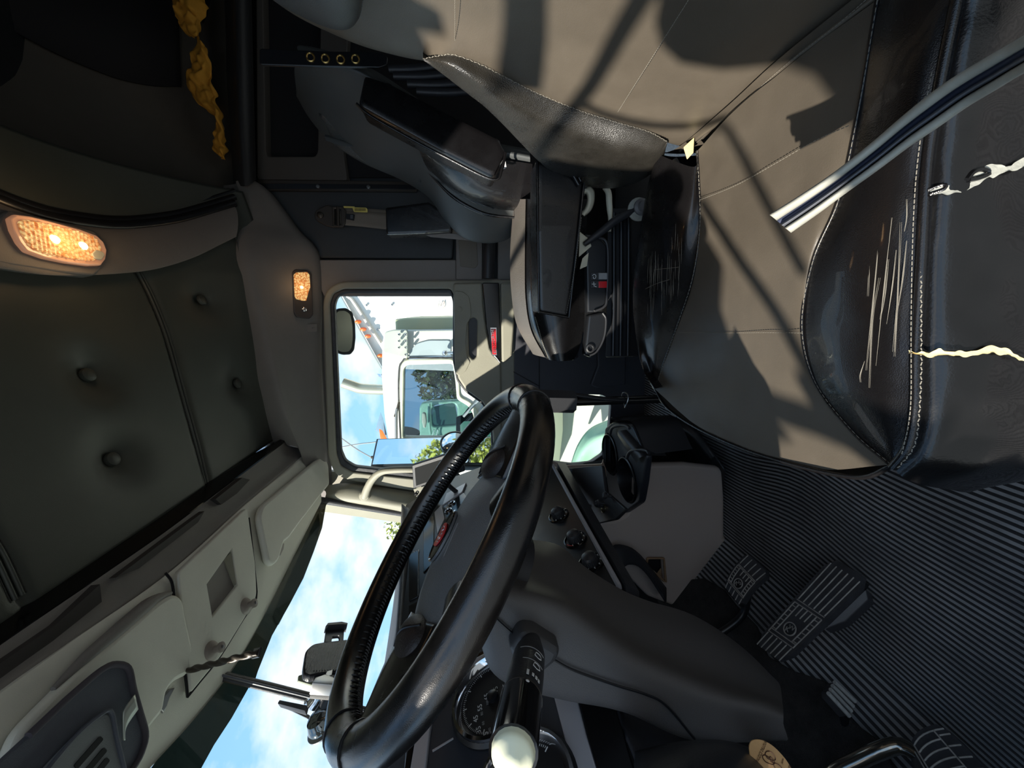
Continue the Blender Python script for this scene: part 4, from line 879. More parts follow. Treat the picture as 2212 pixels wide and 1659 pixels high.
def grid_lines(te):
    L = [(.08, te[0], .92, te[0]), (.08, te[0]+.035, .92, te[0]+.035), (.08, te[1], .92, te[1]), (.08, te[1]+.03, .92, te[1]+.03)]
    L += [(.08, te[0], .08, te[1]), (.92, te[0], .92, te[1])]
    for i in range(6):
        t = te[0]+.05+(te[1]-te[0]-.06)*i/5.5; L += [(.08, t, .22, t), (.78, t, .92, t)]
    for s in (.22, .78): L.append((s, te[0]+.04, s, te[1]))
    return L
acc = [P(1630, 1388, Y=.70), P(1690, 1432, Y=.625), P(1876, 1252, Y=.615), P(1797, 1202, Y=.69)]
L = [(s, .0, s, .15) for s in (.1, .26, .42, .58, .74, .9)]+grid_lines((.16, .50))+[(s, .54, s, .95) for s in (.1, .26, .42, .58, .74, .9)]
L += [(s, .40, s, .50) for s in (.36, .5, .64)]
o, W_, n = pedal('accelerator_pedal', 'long black ribbed rubber accelerator pedal standing on the mat', acc, .012, (.5, .28, .014), L)
hull('pedal_base', [W_(1.0, .45, -.012), W_(1.12, .6, -.02), W_(1.12, .86, -.02), W_(1.0, .92, -.012)], [W_(1.0, .45, -.03), W_(1.14, .6, -.035), W_(1.14, .86, -.035), W_(1.0, .92, -.03)], BLACKP, o, .002)
hull('pedal_bracket', [W_(.1, .5, -.013), W_(.9, .5, -.013), W_(.9, .97, -.013), W_(.1, .97, -.013)], [W_(.1, .5, -.05), W_(.9, .5, -.05), W_(.9, .97, -.022), W_(.1, .97, -.022)], BLACKP2, o, .002)
br = [P(1564, 1266, Y=.88), P(1600, 1310, Y=.81), P(1662, 1240, Y=.81), P(1614, 1193, Y=.88)]
L = [(s, .0, s, .15) for s in (.1, .3, .5, .7, .9)]+grid_lines((.18, .64))+[(s, .70, s, .96) for s in (.1, .3, .5, .7, .9)]+[(s, .5, s, .64) for s in (.38, .52, .66)]
o, W_, n = pedal('brake_pedal', 'short curved black brake pedal pad with worn tread left of the console', br, .014, (.5, .34, .0125), L, warp=lambda t: .010*math.sin(t*math.pi))
tube('pedal_arm', [W_(.5, .5, -.012), W_(.5, .1, -.05), W_(.5, -.5, -.06), W_(.5, -1.6, -.02)], .010, BLACKP2, o, seg=10, n=20)
dr = [P(1770, 1470, Y=.66), P(1785, 1500, Y=.62), P(1838, 1556, Y=.60), P(1830, 1496, Y=.66)]
dr = [P(1800, 1470, Y=.60), P(1783, 1500, Y=.57), P(1830, 1552, Y=.55), P(1846, 1512, Y=.58)]
o, W_, n = pedal('dimmer_pedal', 'small worn metal dead pedal with three bright ridges by the dark sill', dr, .012, None, [])
mb = MB()
for s in (.12, .38, .64, .9): mb.tube([W_(s, .02, .0035), W_(s, .98, .0035)], .0042, seg=8, straight=True)
mb.build('bright_ridges', mat('worn bright rib', (170, 170, 166), .45, var=.2, vscale=80), o, stuff=True)
tube('pedal_arm', [W_(.5, .8, -.01), W_(.6, 1.4, -.03), W_(.7, 2.0, -.05)], .008, BLACKP2, o, seg=8, n=10)
cl = [P(1960, 1640, Y=.50), P(1990, 1720, Y=.42), P(2130, 1690, Y=.42), P(2065, 1566, Y=.50)]
cl = [P(1962, 1632, Y=.44), P(2015, 1750, Y=.36), P(2160, 1690, Y=.36), P(2035, 1562, Y=.44)]
L = [(.1, .22, .9, .22), (.1, .28, .9, .28), (.1, .78, .9, .78)]+[(.1, .22, .1, .95), (.9, .22, .9, .95)]+[(s, .3, s, .78) for s in (.26, .42, .58, .74)]+[(s, .8, s, .97) for s in (.2, .4, .6, .8)]
o, W_, n = pedal('clutch_pedal', 'large dusty black clutch pedal on a chrome arm at the frame edge', cl, .02, None, L, warp=lambda t: .012*math.sin(t*math.pi))
tube('chrome_arm', [W_(.3, .3, -.02), P(1950, 1612, Y=.45), P(1900, 1622, Y=.46), P(1850, 1645, Y=.47), P(1800, 1672, Y=.48), P(1760, 1720, Y=.49)], .0125, mat('worn chrome arm', (150, 146, 138), .18, metal=.95), o, seg=14, n=24)
FTC = Frame((-.86, .7, .165), (0, 1, 0), (-.8, 0, .6))
tcp = pplate('toe_carpet', FTC, [(1430, 1250), (1480, 1252), (1520, 1248), (1562, 1272), (1590, 1308), (1632, 1350), (1655, 1415), (1712, 1448), (1782, 1470), (1836, 1556), (1900, 1600), (1950, 1700), (1700, 1760), (1500, 1500), (1380, 1300)], mat('black worn carpet', (40, 37, 35), .95, .8, 350, var=.5, vscale=25, bdist=.004), None, r=.012, depth=.012, bevel=.004)
tag(tcp, 'black worn carpet piece on the toe board left of the ribbed mat', 'carpet')
# ================================================================== HANGING CARD
FA = Frame(P(1690, 1650, Y=.32), (0.80, -.35, .35), (-.25, .3, .9)); FA = Frame(P(1690, 1650, Y=.32), P(1640, 1600, Y=.33)-P(1690, 1625, Y=.325), (0, 0, 1))
ov = [(1623, 1600), (1636, 1597), (1652, 1600), (1672, 1612), (1695, 1636), (1712, 1662), (1722, 1700), (1716, 1735), (1690, 1745), (1655, 1725), (1632, 1680), (1620, 1632), (1618, 1612)]
FA = Frame(P(1665, 1660, Y=.32), Vector((.25, .1, .9)).cross(Vector((.62, -.75, .2))), Vector((.25, .1, .9)))
A_ = thing('air_freshener_card', 'oval tan paper air freshener card with brown print, hanging below the column', 'air freshener', tuple(FA.o))
pplate('card', FA, ov, TAN, A_, r=.006, depth=.0016, bevel=.0004)
def card_text(s, p, q, size, sx=.7):
    a = Vector(FA.un(*p)); b = Vector(FA.un(*q)); d = (b-a); an = math.atan2(d.y, d.x); m = FA.mtx(*(a.lerp(b, .5)), .0009) @ Matrix.Rotation(an, 4, 'Z')
    text('card_print', s, m, size, INK, A_, .0001, sx)
h_ = (Vector(FA.un(1650, 1604))-Vector(FA.un(1640, 1640))).length
card_text('FAUDCE DILLOUK', (1637, 1640), (1652, 1605), h_*.27, .62)
card_text('Jasmin', (1687, 1650), (1691, 1636), h_*.2, .6); card_text('1005', (1702, 1662), (1707, 1650), h_*.2, .6)
def loops(pts): tube('card_flourish', [FA.pt(*FA.un(x, y), .0009) for x, y in pts], .0005, INK, A_, seg=4, closed=True, n=40)
loops([(1652, 1628), (1656, 1622), (1665, 1624), (1673, 1634), (1674, 1640), (1668, 1642), (1658, 1638)])
loops([(1646, 1634), (1650, 1630), (1658, 1634), (1668, 1644), (1669, 1650), (1664, 1650), (1652, 1644)])
loops([(1670, 1652), (1674, 1648), (1684, 1654), (1690, 1664), (1684, 1668), (1676, 1662)])
loops([(1662, 1634), (1668, 1638), (1672, 1646), (1664, 1644)])
# ================================================================== GEAR LEVER
G = thing('gear_lever', 'tall black gear lever with an air hose tied alongside by a loop', 'gear lever', tuple(P(1442, 872, Y=.92)))
g0, g1, g2 = P(1190, 868, Y=.90), P(1240, 868, Y=.90), P(1450, 873, Y=.90)
tube('grip_sleeve', [P(1150, 866, Y=.90), g1], .0285, BLACKP, G, seg=6, straight=True)
tube('lever_shaft', [g1, g2+Vector((0, 0, -.3))], .0105, mat('polished black lever', (20, 20, 20), .16), G, seg=16, straight=True)
tube('air_hose', [g1+Vector((.018, -.004, 0)), P(1330, 864, Y=.895), g2+Vector((.016, 0, 0)), g2+Vector((.02, .01, -.25))], .0065, BLACKP2, G, seg=10, n=20)
c = P(1350, 869, Y=.90)
tube('tie_loop', [c+Vector((math.cos(t)*.019+.006, math.sin(t)*.015, .003*math.sin(t*2))) for t in [2*math.pi*i/16 for i in range(16)]], .0016, STEEL, G, seg=6, closed=True)
# ================================================================== CUP HOLDER CONSOLE
K = thing('cup_holder_console', 'brown grey floor console with two cup holders and an open bin', 'console', tuple(P(1560, 1090, Z=.1)))
KY = 1.07
fk = yframe(KY)
face = [(1396, 1004), (1480, 1002), (1552, 1010), (1566, 1018), (1566, 1160), (1610, 1205), (1560, 1280), (1480, 1320), (1400, 1290), (1330, 1220), (1280, 1138), (1296, 1126), (1330, 1124), (1352, 1112), (1364, 1090), (1370, 1064), (1371, 1036), (1378, 1014)]
AT = [(1400, 1207), (1432, 1207), (1436, 1256), (1418, 1240), (1398, 1224)]
pplate('side_panel', fk, face, CONS, K, r=[.015, .01, .01, .01, .01, .02, .02, .02, .02, .02, .01, .02, .02, .02, .02, .02, .015, .015], depth=.03, bevel=.012, holes=[rnd([fk.un(*q) for q in AT], .004)])
ah = pplate('ashtray_frame', fk, [(q[0]+(q[0]-1416)*.22, q[1]+(q[1]-1228)*.12) for q in AT], mat('tan ashtray frame', (142, 112, 84), .5), K, r=.004, depth=.008, bevel=.002, h=.004, holes=[rnd([fk.un(*q) for q in AT], .004)])
hull('ashtray_insert', PL([(1412, 1248), (1432, 1220), (1434, 1256)], Y=KY+.02), PL([(1412, 1248), (1432, 1220), (1434, 1256)], Y=KY+.03), mat('tan ashtray insert', (150, 122, 92), .5), ah, .001)
pplate('ashtray_back', yframe(KY+.032), [(1385, 1195), (1445, 1195), (1445, 1270), (1385, 1270)], DARKIN, ah, depth=.004)
top = PL([(1306, 925), (1322, 912), (1364, 915), (1396, 985), (1390, 1040), (1382, 1086), (1350, 1108), (1322, 1118), (1308, 1020)], Z=.455)
cyl = [(1318, 981, 13.5, 39), (1354, 1036, 16, 43)]
fz = Frame(P(1340, 1010, Z=.455), (0, 1, 0), (-1, 0, 0))
holes = []
for cx, cy, rx, ry in cyl:
    a, b = fz.un(cx, cy); e = abs(Vector(fz.un(cx, cy+ry))[1]-b); holes.append([(a+math.cos(t)*e, b+math.sin(t)*e) for t in [2*math.pi*i/28 for i in range(28)]])
    lathe('cup_well', [(e*1.06, .004), (e*1.0, .006), (e*.985, .0), (e*.95, -.03), (.001, -.0305)], fz, a, b, BLACKP2, K, 32)
plate('cup_holder_deck', fz, rnd([(v.y-fz.o.y, -(v.x-fz.o.x)) for v in top], .012), mat('blue black deck', (34, 36, 42), .4), K, depth=.02, bevel=.006, holes=holes)
dk_ = [top[i] for i in (1, 2, 3)]
loft('deck_skirt', [[v+Vector((.004, -.004, 0)) for v in dk_], [v+Vector((.01, -.006, -.13)) for v in dk_]], BLACKP, K, n=30, k=2)
bn = [[P(1318, 905, X=-.44), P(1360, 898, X=-.44), P(1450, 900, X=-.44), P(1500, 928, X=-.46), P(1540, 980, X=-.50), P(1566, 1020, X=-.545)],
      [P(1330, 912, X=-.46), P(1362, 910, X=-.46), P(1440, 914, X=-.46), P(1488, 938, X=-.48), P(1526, 984, X=-.52), P(1552, 1016, X=-.56)]]
loft('bin_flange', bn, BLACKP, K, n=30, k=3, thick=.006)
hull('bin_interior', [P(1335, 925, X=-.60), P(1450, 915, X=-.60), P(1560, 1015, X=-.60), P(1380, 1010, X=-.60)], [P(1335, 925, X=-.62), P(1450, 915, X=-.62), P(1560, 1015, X=-.62), P(1380, 1010, X=-.62)], DARKIN, K, 0)
loft('bin_wall', [bn[0], [v+Vector((-.16, .03, -.02)) for v in bn[0]]], BLACKP2, K, n=20, k=2)
loft('partition', [[P(1334, 940, Z=.465), P(1352, 968, Z=.465), P(1375, 1000, Z=.465)], [P(1340, 930, Z=.47), P(1362, 955, Z=.47), P(1390, 985, Z=.47)], [P(1400, 925, Z=.4), P(1420, 950, Z=.4), P(1440, 985, Z=.4)]], BLACKP, K, n=12, k=4)
for pts in ([(1318, 938), (1322, 925), (1336, 919), (1352, 919), (1360, 925)], [(1354, 990), (1360, 977), (1374, 972), (1396, 973), (1402, 980)]):
    tube('cup_notch', PL(pts, Z=.47), .0045, BLACKP, K, seg=8, n=20)
# dash shelf under the strip with sockets and knobs
fs_ = Frame(P(1290, 1080, Z=.55), (0, 1, 0), (-1, 0, .25))
pplate('socket_shelf', fs_, [(1226, 1012), (1300, 1005), (1306, 1060), (1352, 1100), (1330, 1122), (1284, 1132)], BLACKP, K, r=.01, depth=.01, bevel=.002)
pplate('shelf_back', Frame(P(1250, 1010, Y=1.5), (1, 0, 0), (0, .3, 1)), [(1190, 996), (1222, 1006), (1300, 1003), (1312, 960), (1322, 900), (1326, 980), (1300, 1060), (1240, 1070), (1200, 1040)], CONS, K, r=.01, depth=.01, bevel=.002)
for q in ((1272, 1099), (1305, 1098)):
    a, b = fs_.un(*q); lathe('power_socket', [(.0135, .001), (.0135, .004), (.0115, .0045), (.0105, .001), (.0105, -.02), (.001, -.02)], fs_, a, b, mat('brass socket ring', (150, 140, 110), .25, metal=.9), K, 24)
a, b = fs_.un(1302, 1090); lathe('socket_plug', [(.010, .0), (.010, .02), (.006, .026)], fs_, a, b, BLACKP, K, 16)
for q in ((1320, 1072), (1306, 1088)):
    a, b = fs_.un(*q); lathe('pull_knob', [(.004, .0), (.004, .014), (.009, .015), (.0095, .022), (.006, .025)], fs_, a, b, BLACKP, K, 16)
loft('lower_lid', [[P(1300, 1250, Y=1.0), P(1318, 1184, Y=1.04), P(1350, 1178, Y=1.05), P(1385, 1200, Y=1.05), P(1440, 1270, Y=1.04)], [P(1330, 1290, Y=.98), P(1345, 1230, Y=1.0), P(1372, 1220, Y=1.02), P(1400, 1240, Y=1.02), P(1440, 1300, Y=1.0)]], BLACKP, K, n=24, k=4, thick=.006)
# ================================================================== TABLET / GPS
FT_ = Frame(P(930, 1020, Y=1.40), (.93, -.30, .12), (-.05, .25, .97))
T = thing('navigation_tablet', 'small black framed navigation screen on the passenger side dash', 'tablet', tuple(P(960, 1045, Y=1.42)))
tq = [(890, 1006), (972, 979), (1016, 990), (1010, 1040), (892, 1057)]
tq = [(890, 1006), (996, 972), (1004, 1018), (893, 1057)]
pplate('case', FT_, tq, BLACKP, T, r=.004, depth=.014, bevel=.003)
pplate('screen', FT_, [(896, 1011), (990, 981), (997, 1015), (899, 1049)], mat('dusty dark screen', (34, 35, 36), .85, spec=.1), T, r=.003, depth=.003, h=.0012)
tube('stand', [P(960, 1040, Y=1.415), P(985, 1062, Y=1.43), P(1010, 1080, Y=1.45)], .009, BLACKP, T, seg=10, n=10)
hull('mount_bracket', PL([(893, 1057), (900, 1074), (905, 1110), (940, 1090), (938, 1044)], Y=1.44), PL([(893, 1057), (900, 1074), (905, 1110), (940, 1090), (938, 1044)], Y=1.455), GREIGE, T, .002)
lathe('mount_screw', [(.007, 0), (.007, .004), (.004, .006), (.003, .003)], yframe(1.438), *yframe(1.438).un(899, 1067), BLACKP2, T, 14)
# ================================================================== GRAB HANDLE on the A-pillar
H = thing('grab_handle', 'greige curved grab handle bolted to the sunlit passenger pillar', 'handle', tuple(P(800, 1060, Y=1.62)))
tube('handle_bar', [P(788, 1072, Y=1.62), P(793, 1056, Y=1.60), P(804, 1036, Y=1.56), P(822, 1020, Y=1.54), P(850, 1015, Y=1.53), P(900, 1014, Y=1.53), P(960, 1016, Y=1.55)], [.0175, .0155, .0145, .014, .014, .014, .014], GREIGE, H, seg=16, n=40)
lathe('handle_foot', [(.024, 0), (.023, .008), (.017, .014)], yframe(1.622), *yframe(1.622).un(788, 1070), GREIGE, H, 20)
# ================================================================== PHONE MOUNT on the windshield
PM = thing('phone_mount', 'black phone cradle on a chrome suction mount by the centre bar', 'phone mount', tuple(P(690, 1550, X=-.84)))
FP = Frame(P(710, 1420, X=-.76), (0.12, .93, .0), (-.35, 0, .93)); FP = Frame(P(710, 1420, X=-.76), (-.2, .95, 0), (.3, 0, .95))
if FP.n.x < 0: FP = Frame(FP.o, -FP.u, FP.v)
CF = mat('carbon weave black', (34, 34, 38), .35, .6, 90, stretch=(1, 1, 4), bdist=.002)
bd = pplate('cradle', FP, [(655, 1440), (660, 1405), (676, 1390), (700, 1386), (752, 1380), (752, 1448), (690, 1455), (668, 1460), (656, 1455)], CF, PM, r=[.006, .012, .012, .005, .004, .004, .004, .006, .008], depth=.016, bevel=.004)
mb = MB()
for i in range(13):
    x0 = 678+i*6; mb.tube([FP.pt(*FP.un(x0, 1450-i*.3), .0008), FP.pt(*FP.un(x0+14, 1392), .0008)], .0011, seg=5, straight=True)
mb.build('weave_ridges', BLACKP2, PM, stuff=True)
pplate('phone_hook', FP, [(700, 1388), (704, 1360), (744, 1357), (742, 1386)], BLACKP, PM, r=.002, depth=.008, bevel=.002, holes=[rnd([FP.un(*q) for q in [(718, 1386), (720, 1374), (731, 1373), (732, 1385)]], .002)])
pplate('hook_cap', FP, [(701, 1362), (706, 1355), (736, 1352), (749, 1355), (748, 1360), (738, 1359)], BLACKP, PM, r=.001, depth=.02, bevel=.002, h=.012)
pplate('cradle_foot', FP, [(680, 1455), (734, 1450), (740, 1476), (718, 1490), (674, 1486)], BLACKP, PM, r=.004, depth=.02, bevel=.004, h=-.004)
pplate('release_tab', FP, [(705, 1454), (718, 1450), (716, 1462), (708, 1465), (702, 1461)], STEEL, PM, r=.001, depth=.006, bevel=.001, h=.004)
hull('silver_saddle', [FP.pt(*FP.un(x, y), .012) for x, y in [(671, 1488), (678, 1476), (700, 1468), (716, 1474), (726, 1482), (716, 1492)]], [FP.pt(*FP.un(x, y), -.012) for x, y in [(671, 1488), (678, 1476), (700, 1468), (716, 1474), (726, 1482), (716, 1492)]], STEEL, PM, .003)
tube('ball_neck', [P(696, 1488, X=-.77), P(688, 1505, X=-.785), P(678, 1520, X=-.80)], [.013, .013, .015], CHROME, PM, seg=16, n=12)
tube('black_yoke', [P(716, 1490, X=-.775), P(712, 1505, X=-.785), P(705, 1525, X=-.80)], [.012, .014, .014], BLACKP, PM, seg=14, n=12)
FQ = Frame(P(690, 1556, X=-.81), (0, 1, 0), (-.4, 0, .9))
ds = lathe('suction_cup', [(.030, -.016), (.031, -.008), (.027, .000), (.024, .008), (.014, .012), (.004, .013)], FQ, *FQ.un(692, 1552), mat('smoke chrome dome', (120, 124, 124), .06, metal=.9), PM, 36)
lathe('clear_rim', [(.036, -.018), (.036, -.015), (.031, -.013)], FQ, *FQ.un(692, 1552), STEEL, PM, 36)
hull('lock_lever', [FQ.pt(*FQ.un(x, y), .010) for x, y in [(605, 1526), (609, 1518), (668, 1530), (664, 1542)]], [FQ.pt(*FQ.un(x, y), .002) for x, y in [(607, 1530), (611, 1521), (668, 1533), (664, 1548)]], BLACKP, PM, .0015)
hull('lever_strip', [FQ.pt(*FQ.un(x, y), .0) for x, y in [(618, 1530), (620, 1526), (668, 1544), (664, 1552)]], [FQ.pt(*FQ.un(x, y), -.004) for x, y in [(618, 1530), (620, 1526), (668, 1544), (664, 1552)]], STEEL, PM, .0008)
lathe('chrome_knob', [(.006, 0), (.006, .006), (.003, .009)], FQ, *FQ.un(672, 1527), CHROME, PM, 14, h=.012)
pplate('toll_tag', FR, [(643, 1463), (652, 1460), (682, 1464), (676, 1484), (642, 1474)], mat('olive grey tag', (118, 124, 104), .6), PM, r=.002, depth=.006, bevel=.001, h=.006)
# ================================================================== DRIVER SEAT
DS = thing('driver_chair', 'worn brown and black leather driver seat with torn near bolster', 'seat', (0.1, .55, .1))
ZC = .5
def Zr(pts, z): return [P(x, y, Z=(z[i] if isinstance(z, list) else z)) for i, (x, y) in enumerate(pts)]
def wrinkle(v, r, c):
    q = mnoise.noise(Vector((v.x*9, v.y*9, v.z*9)))*.0025+mnoise.noise(Vector((v.x*28, v.y*28, 3)))*.0007
    return v+Vector((0, 0, q))
seamF = [(1506, 326), (1512, 480), (1496, 600), (1464, 700), (1437, 775), (1415, 840)]
seamN = [(1895, 0), (1852, 250), (1812, 430), (1757, 560), (1732, 700), (1758, 820), (1840, 930), (1925, 1004)]
pip = [(2068, -10), (2030, 180), (2003, 350), (1990, 560), (1978, 760), (1976, 880), (1960, 965), (1928, 1010)]
f_edge = [(1415, 840), (1440, 880), (1500, 922), (1600, 968), (1700, 1000), (1800, 1024), (1870, 1030), (1925, 1006)]
rF = Zr(seamF, .5); rN = Zr(seamN, .5); rP = Zr(pip, .503)
rows = [rF, Zr([(1592, 235), (1604, 480), (1588, 650), (1548, 800), (1498, 915)], [.5, .503, .504, .503, .496]), Zr([(1682, 160), (1694, 450), (1684, 650), (1655, 830), (1600, 966)], [.5, .503, .505, .503, .493]),
        Zr([(1772, 88), (1772, 400), (1738, 590), (1722, 760), (1735, 880), (1752, 1012)], [.5, .503, .504, .503, .5, .493]), rN]
loft('cushion_centre', rows, BROWN, DS, n=60, k=12, disp=wrinkle)
loft('cushion_front', [Zr(f_edge, .494), [v+Vector((.004, 0, -.018)) for v in Zr(f_edge, .49)], [v+Vector((.05, 0.01, -.10)) for v in Zr(f_edge, .49)]], BROWN, DS, n=50, k=5)
fb = [[(1420, 330), (1400, 400), (1385, 480), (1372, 570), (1368, 650), (1373, 720), (1388, 790), (1415, 840)]]
crest = Zr(fb[0], .525)
loft('far_bolster', [rF, Zr([(1500, 360), (1478, 480), (1450, 600), (1424, 700), (1415, 775), (1414, 838)], [.512, .52, .52, .518, .51, .5]), Zr([(1450, 345), (1420, 480), (1398, 600), (1392, 690), (1398, 770), (1414, 839)], [.522, .530, .530, .527, .515, .5]), crest, [v+Vector((0, .02, -.05)) for v in crest], [v+Vector((0, .0, -.16)) for v in crest]], BLKL, DS, n=50, k=8, disp=wrinkle)
nb = loft('near_panel', [rN, Zr([(1945, 0), (1905, 220), (1860, 420), (1822, 560), (1806, 700), (1822, 830), (1876, 945), (1926, 1006)], [.507, .51, .512, .512, .512, .51, .506, .502]), Zr([(2008, 0), (1970, 200), (1930, 400), (1908, 560), (1895, 740), (1900, 860), (1920, 960), (1927, 1008)], [.508, .511, .513, .513, .513, .511, .507, .503]), rP], BLKL, DS, n=60, k=10, disp=wrinkle)
S1 = Zr([(2125, -20), (2092, 180), (2066, 350), (2052, 560), (2044, 760), (2042, 890), (2020, 985), (1960, 1036)], .492)
S2 = Zr([(2240, -20), (2218, 180), (2200, 350), (2190, 560), (2186, 760), (2176, 900), (2140, 1010), (2040, 1056)], .44)
S3 = Zr([(2400, -20), (2380, 180), (2370, 350), (2360, 560), (2350, 760), (2330, 900), (2280, 1015), (2120, 1056)], .36)
S4 = [v+Vector((.02, .02, -.12)) for v in S3]
bulge = lambda v, r, c: v+Vector((0, -1, .3))*(.004*mnoise.noise(Vector((v.x*14, v.z*16, 1)))+.0012*mnoise.noise(Vector((v.x*45, v.z*45, 5))))
loft('side_bolster', [rP, S1, S2, S3, S4], BLKM, DS, n=70, k=10, disp=bulge)
def side_z(x): 
    for (x0, z0), (x1, z1) in (((1700, .505), (1985, .503)), ((1985, .503), (2048, .492)), ((2048, .492), (2190, .44)), ((2190, .44), (2420, .34))):
        if x <= x1: return z0+(z1-z0)*(x-x0)/(x1-x0)
    return .34
def skin(pts, d=.004): return toward([P(x, y, Z=side_z(x)) for x, y in pts], d)
# piping and seams
tube('piping', toward(rP, .001), .0042, BLKL, DS, seg=8, n=80)
stitches('piping_stitching', skin([(2060, 0), (2022, 180), (1998, 350), (1990, 480), (1990, 700), (1990, 800), (1985, 900), (1974, 965), (1940, 1010)], .005), DS, n=95, r=.0006, wob=.0004)
stitches('piping_stitching', skin([(2048, 0), (2008, 180), (1982, 350), (1972, 500), (1968, 700), (1968, 850), (1962, 920), (1948, 980)], .010), DS, n=80, r=.0005)
tube('seam_welt', toward(rN, .001), .0022, BLKL, DS, seg=8, n=70); tube('seam_welt', toward(rF, .001), .0022, BLKL, DS, seg=8, n=60)
stitches('seam_stitching', toward(rF, .003), DS, n=70, r=.0006, wob=.0003); stitches('seam_stitching', toward(rN, .003), DS, n=80, r=.0004)
tube('front_welt', toward(Zr(f_edge, .494), .001), .003, BLKL, DS, seg=8, n=60)
stitches('front_stitching', toward(Zr(f_edge, .488), .004), DS, n=64, r=.00045)
stitches('cross_seam', toward(Zr([(1466, 718), (1560, 719), (1650, 718), (1732, 719)], .5045), .0035), DS, n=64, r=.00045)
stitches('cross_seam', toward(Zr([(1512, 432), (1590, 400), (1680, 350), (1760, 304), (1832, 272)], .504), .0035), DS, n=54, r=.00045)
# splits in the leather showing foam and backing cloth
def tear(up, lo, m, nm):
    return loft(nm, [skin(up, .007), [a.lerp(b, .5)-Vector((0, 0, .001)) for a, b in zip(cr_pts(skin(up, .007), 10), cr_pts(skin(lo, .007), 10))], skin(lo, .007)], m, DS, n=70, k=3, disp=lambda v, r, c: v+Vector((mnoise.noise(v*150), mnoise.noise(v*190)*.3, 0))*(.0024 if r in (0, 1) else 0))
tear([(1962, 757), (1978, 763), (1992, 757), (2003, 763), (2028, 752), (2045, 757), (2075, 758), (2108, 756), (2130, 748), (2165, 752), (2190, 764), (2216, 776)], [(1962, 764), (1990, 768), (2010, 776), (2030, 768), (2060, 770), (2100, 769), (2130, 764), (2170, 766), (2200, 776), (2216, 779)], FOAM, 'foam_split')
tear([(2004, 412), (2040, 401), (2071, 394), (2090, 382), (2120, 362), (2137, 357), (2181, 356), (2216, 340)], [(2006, 422), (2047, 421), (2090, 412), (2110, 400), (2127, 390), (2163, 374), (2190, 368), (2216, 362)], FOAMG, 'cloth_split')
tube('torn_edge', skin([(2004, 411), (2038, 399), (2040, 408), (2008, 420)], .007), .0016, BLKL, DS, seg=6, n=14)
tube('torn_edge', skin([(2088, 388), (2102, 372), (2122, 366), (2136, 374), (2116, 384), (2092, 389)], .007), .0022, BLKM, DS, seg=6, n=18)
rr = random.Random(3); mb = MB()
for (a, b, c) in (((1902, 480), (1893, 590), (1871, 800)), ((1900, 600), (1884, 690), (1878, 838)), ((1926, 470), (1912, 590), (1891, 790)), ((1946, 480), (1940, 610), (1932, 770)), ((1958, 520), (1950, 600), (1940, 660)), ((1918, 560), (1909, 640), (1900, 690)), ((1934, 540), (1926, 620), (1914, 700)), ((1957, 430), (1956, 470), (1952, 500)), ((1884, 480), (1880, 560), (1876, 640)), ((1868, 780), (1858, 810), (1860, 826)), ((1940, 640), (1934, 700), (1930, 760)), ((1893, 500), (1886, 520), (1884, 560))):
    for k_ in range(2):
        dx = rr.uniform(-2.5, 2.5)
        pts = [P(x+dx+rr.uniform(-1, 1), y, Z=.5125) for x, y in (a, b, c)]
        mb.tube(toward(pts, .002), [.0001, .00042 if k_ == 0 else .00025, .0001], seg=5, n=16)
mb.build('leather_cracks', THREAD, DS, stuff=True)
mb = MB()
for i in range(46):
    x = rr.uniform(1398, 1474); t = (x-1398)/76; yc = 640-90*t+rr.uniform(-60, 60); L_ = rr.uniform(18, 70)
    z = .531-.004*t
    pts = [P(x+rr.uniform(-1, 1)-d*.03, yc+d, Z=.530) for d in (-L_/2, 0, L_/2)]
    mb.tube(toward(pts, .004), [.0001, .0003, .0001], seg=4, n=8)
for pts in ([(1394, 624), (1420, 612), (1446, 604)], [(1415, 582), (1440, 580), (1466, 577)]): mb.tube(toward([P(x, y, Z=.530) for x, y in pts], .004), .0004, seg=4, n=8)
mb.build('leather_cracks', THREAD, DS, stuff=True)
# backrest
LEAN = math.tan(math.radians(12))
def BP(pts, off):
    n = Vector((-1, 0, LEAN)).normalized(); return [P(x, y, pl=(Vector((.285-(off[i] if isinstance(off, list) else off), 0, .5)), n)) for i, (x, y) in enumerate(pts)]
sB = [(914, 127), (950, 120), (983, 119), (1040, 140), (1090, 166), (1163, 202), (1253, 239), (1325, 262), (1400, 284), (1440, 305)]
b0 = [(540, -40), (640, 28), (760, 84), (840, 112), (914, 127), (950, 120), (983, 119), (1040, 140), (1090, 166), (1163, 202), (1253, 239), (1325, 262), (1400, 284), (1440, 305), (1490, 318)]
b1 = [(500, -250), (640, -150), (800, -60), (950, -5), (1090, 50), (1253, 120), (1400, 195), (1560, 258)]
b2 = [(450, -600), (700, -430), (950, -290), (1200, -150), (1420, -40), (1640, 70), (1760, 102)]
b3 = [(400, -1200), (800, -1000), (1200, -800), (1500, -500), (1700, -250), (1900, -10)]
O0 = [.0]*5+[.012]*8+[.006, 0.0]
q0 = BP(b0, O0)
wr2 = lambda v, r, c: v+Vector((-1, 0, .2))*(.003*mnoise.noise(Vector((v.z*8, v.y*8, 2)))+.0008*mnoise.noise(Vector((v.z*25, v.y*25, 7))))
loft('backrest_centre', [[v+Vector((.10, .0, 0)) for v in q0], [v+Vector((.02, .006, 0)) for v in q0], q0, BP(b1, [0, 0, 0, .0, .0, .0, .0, .0]), BP(b2, .0), BP(b3, 0)], BROWN, DS, n=90, k=9, disp=wr2)
q1 = BP(sB, .012)
silh = [(914, 127), (1000, 194), (1080, 262), (1157, 342), (1205, 378), (1262, 402), (1330, 405), (1392, 386), (1428, 352), (1441, 308)]
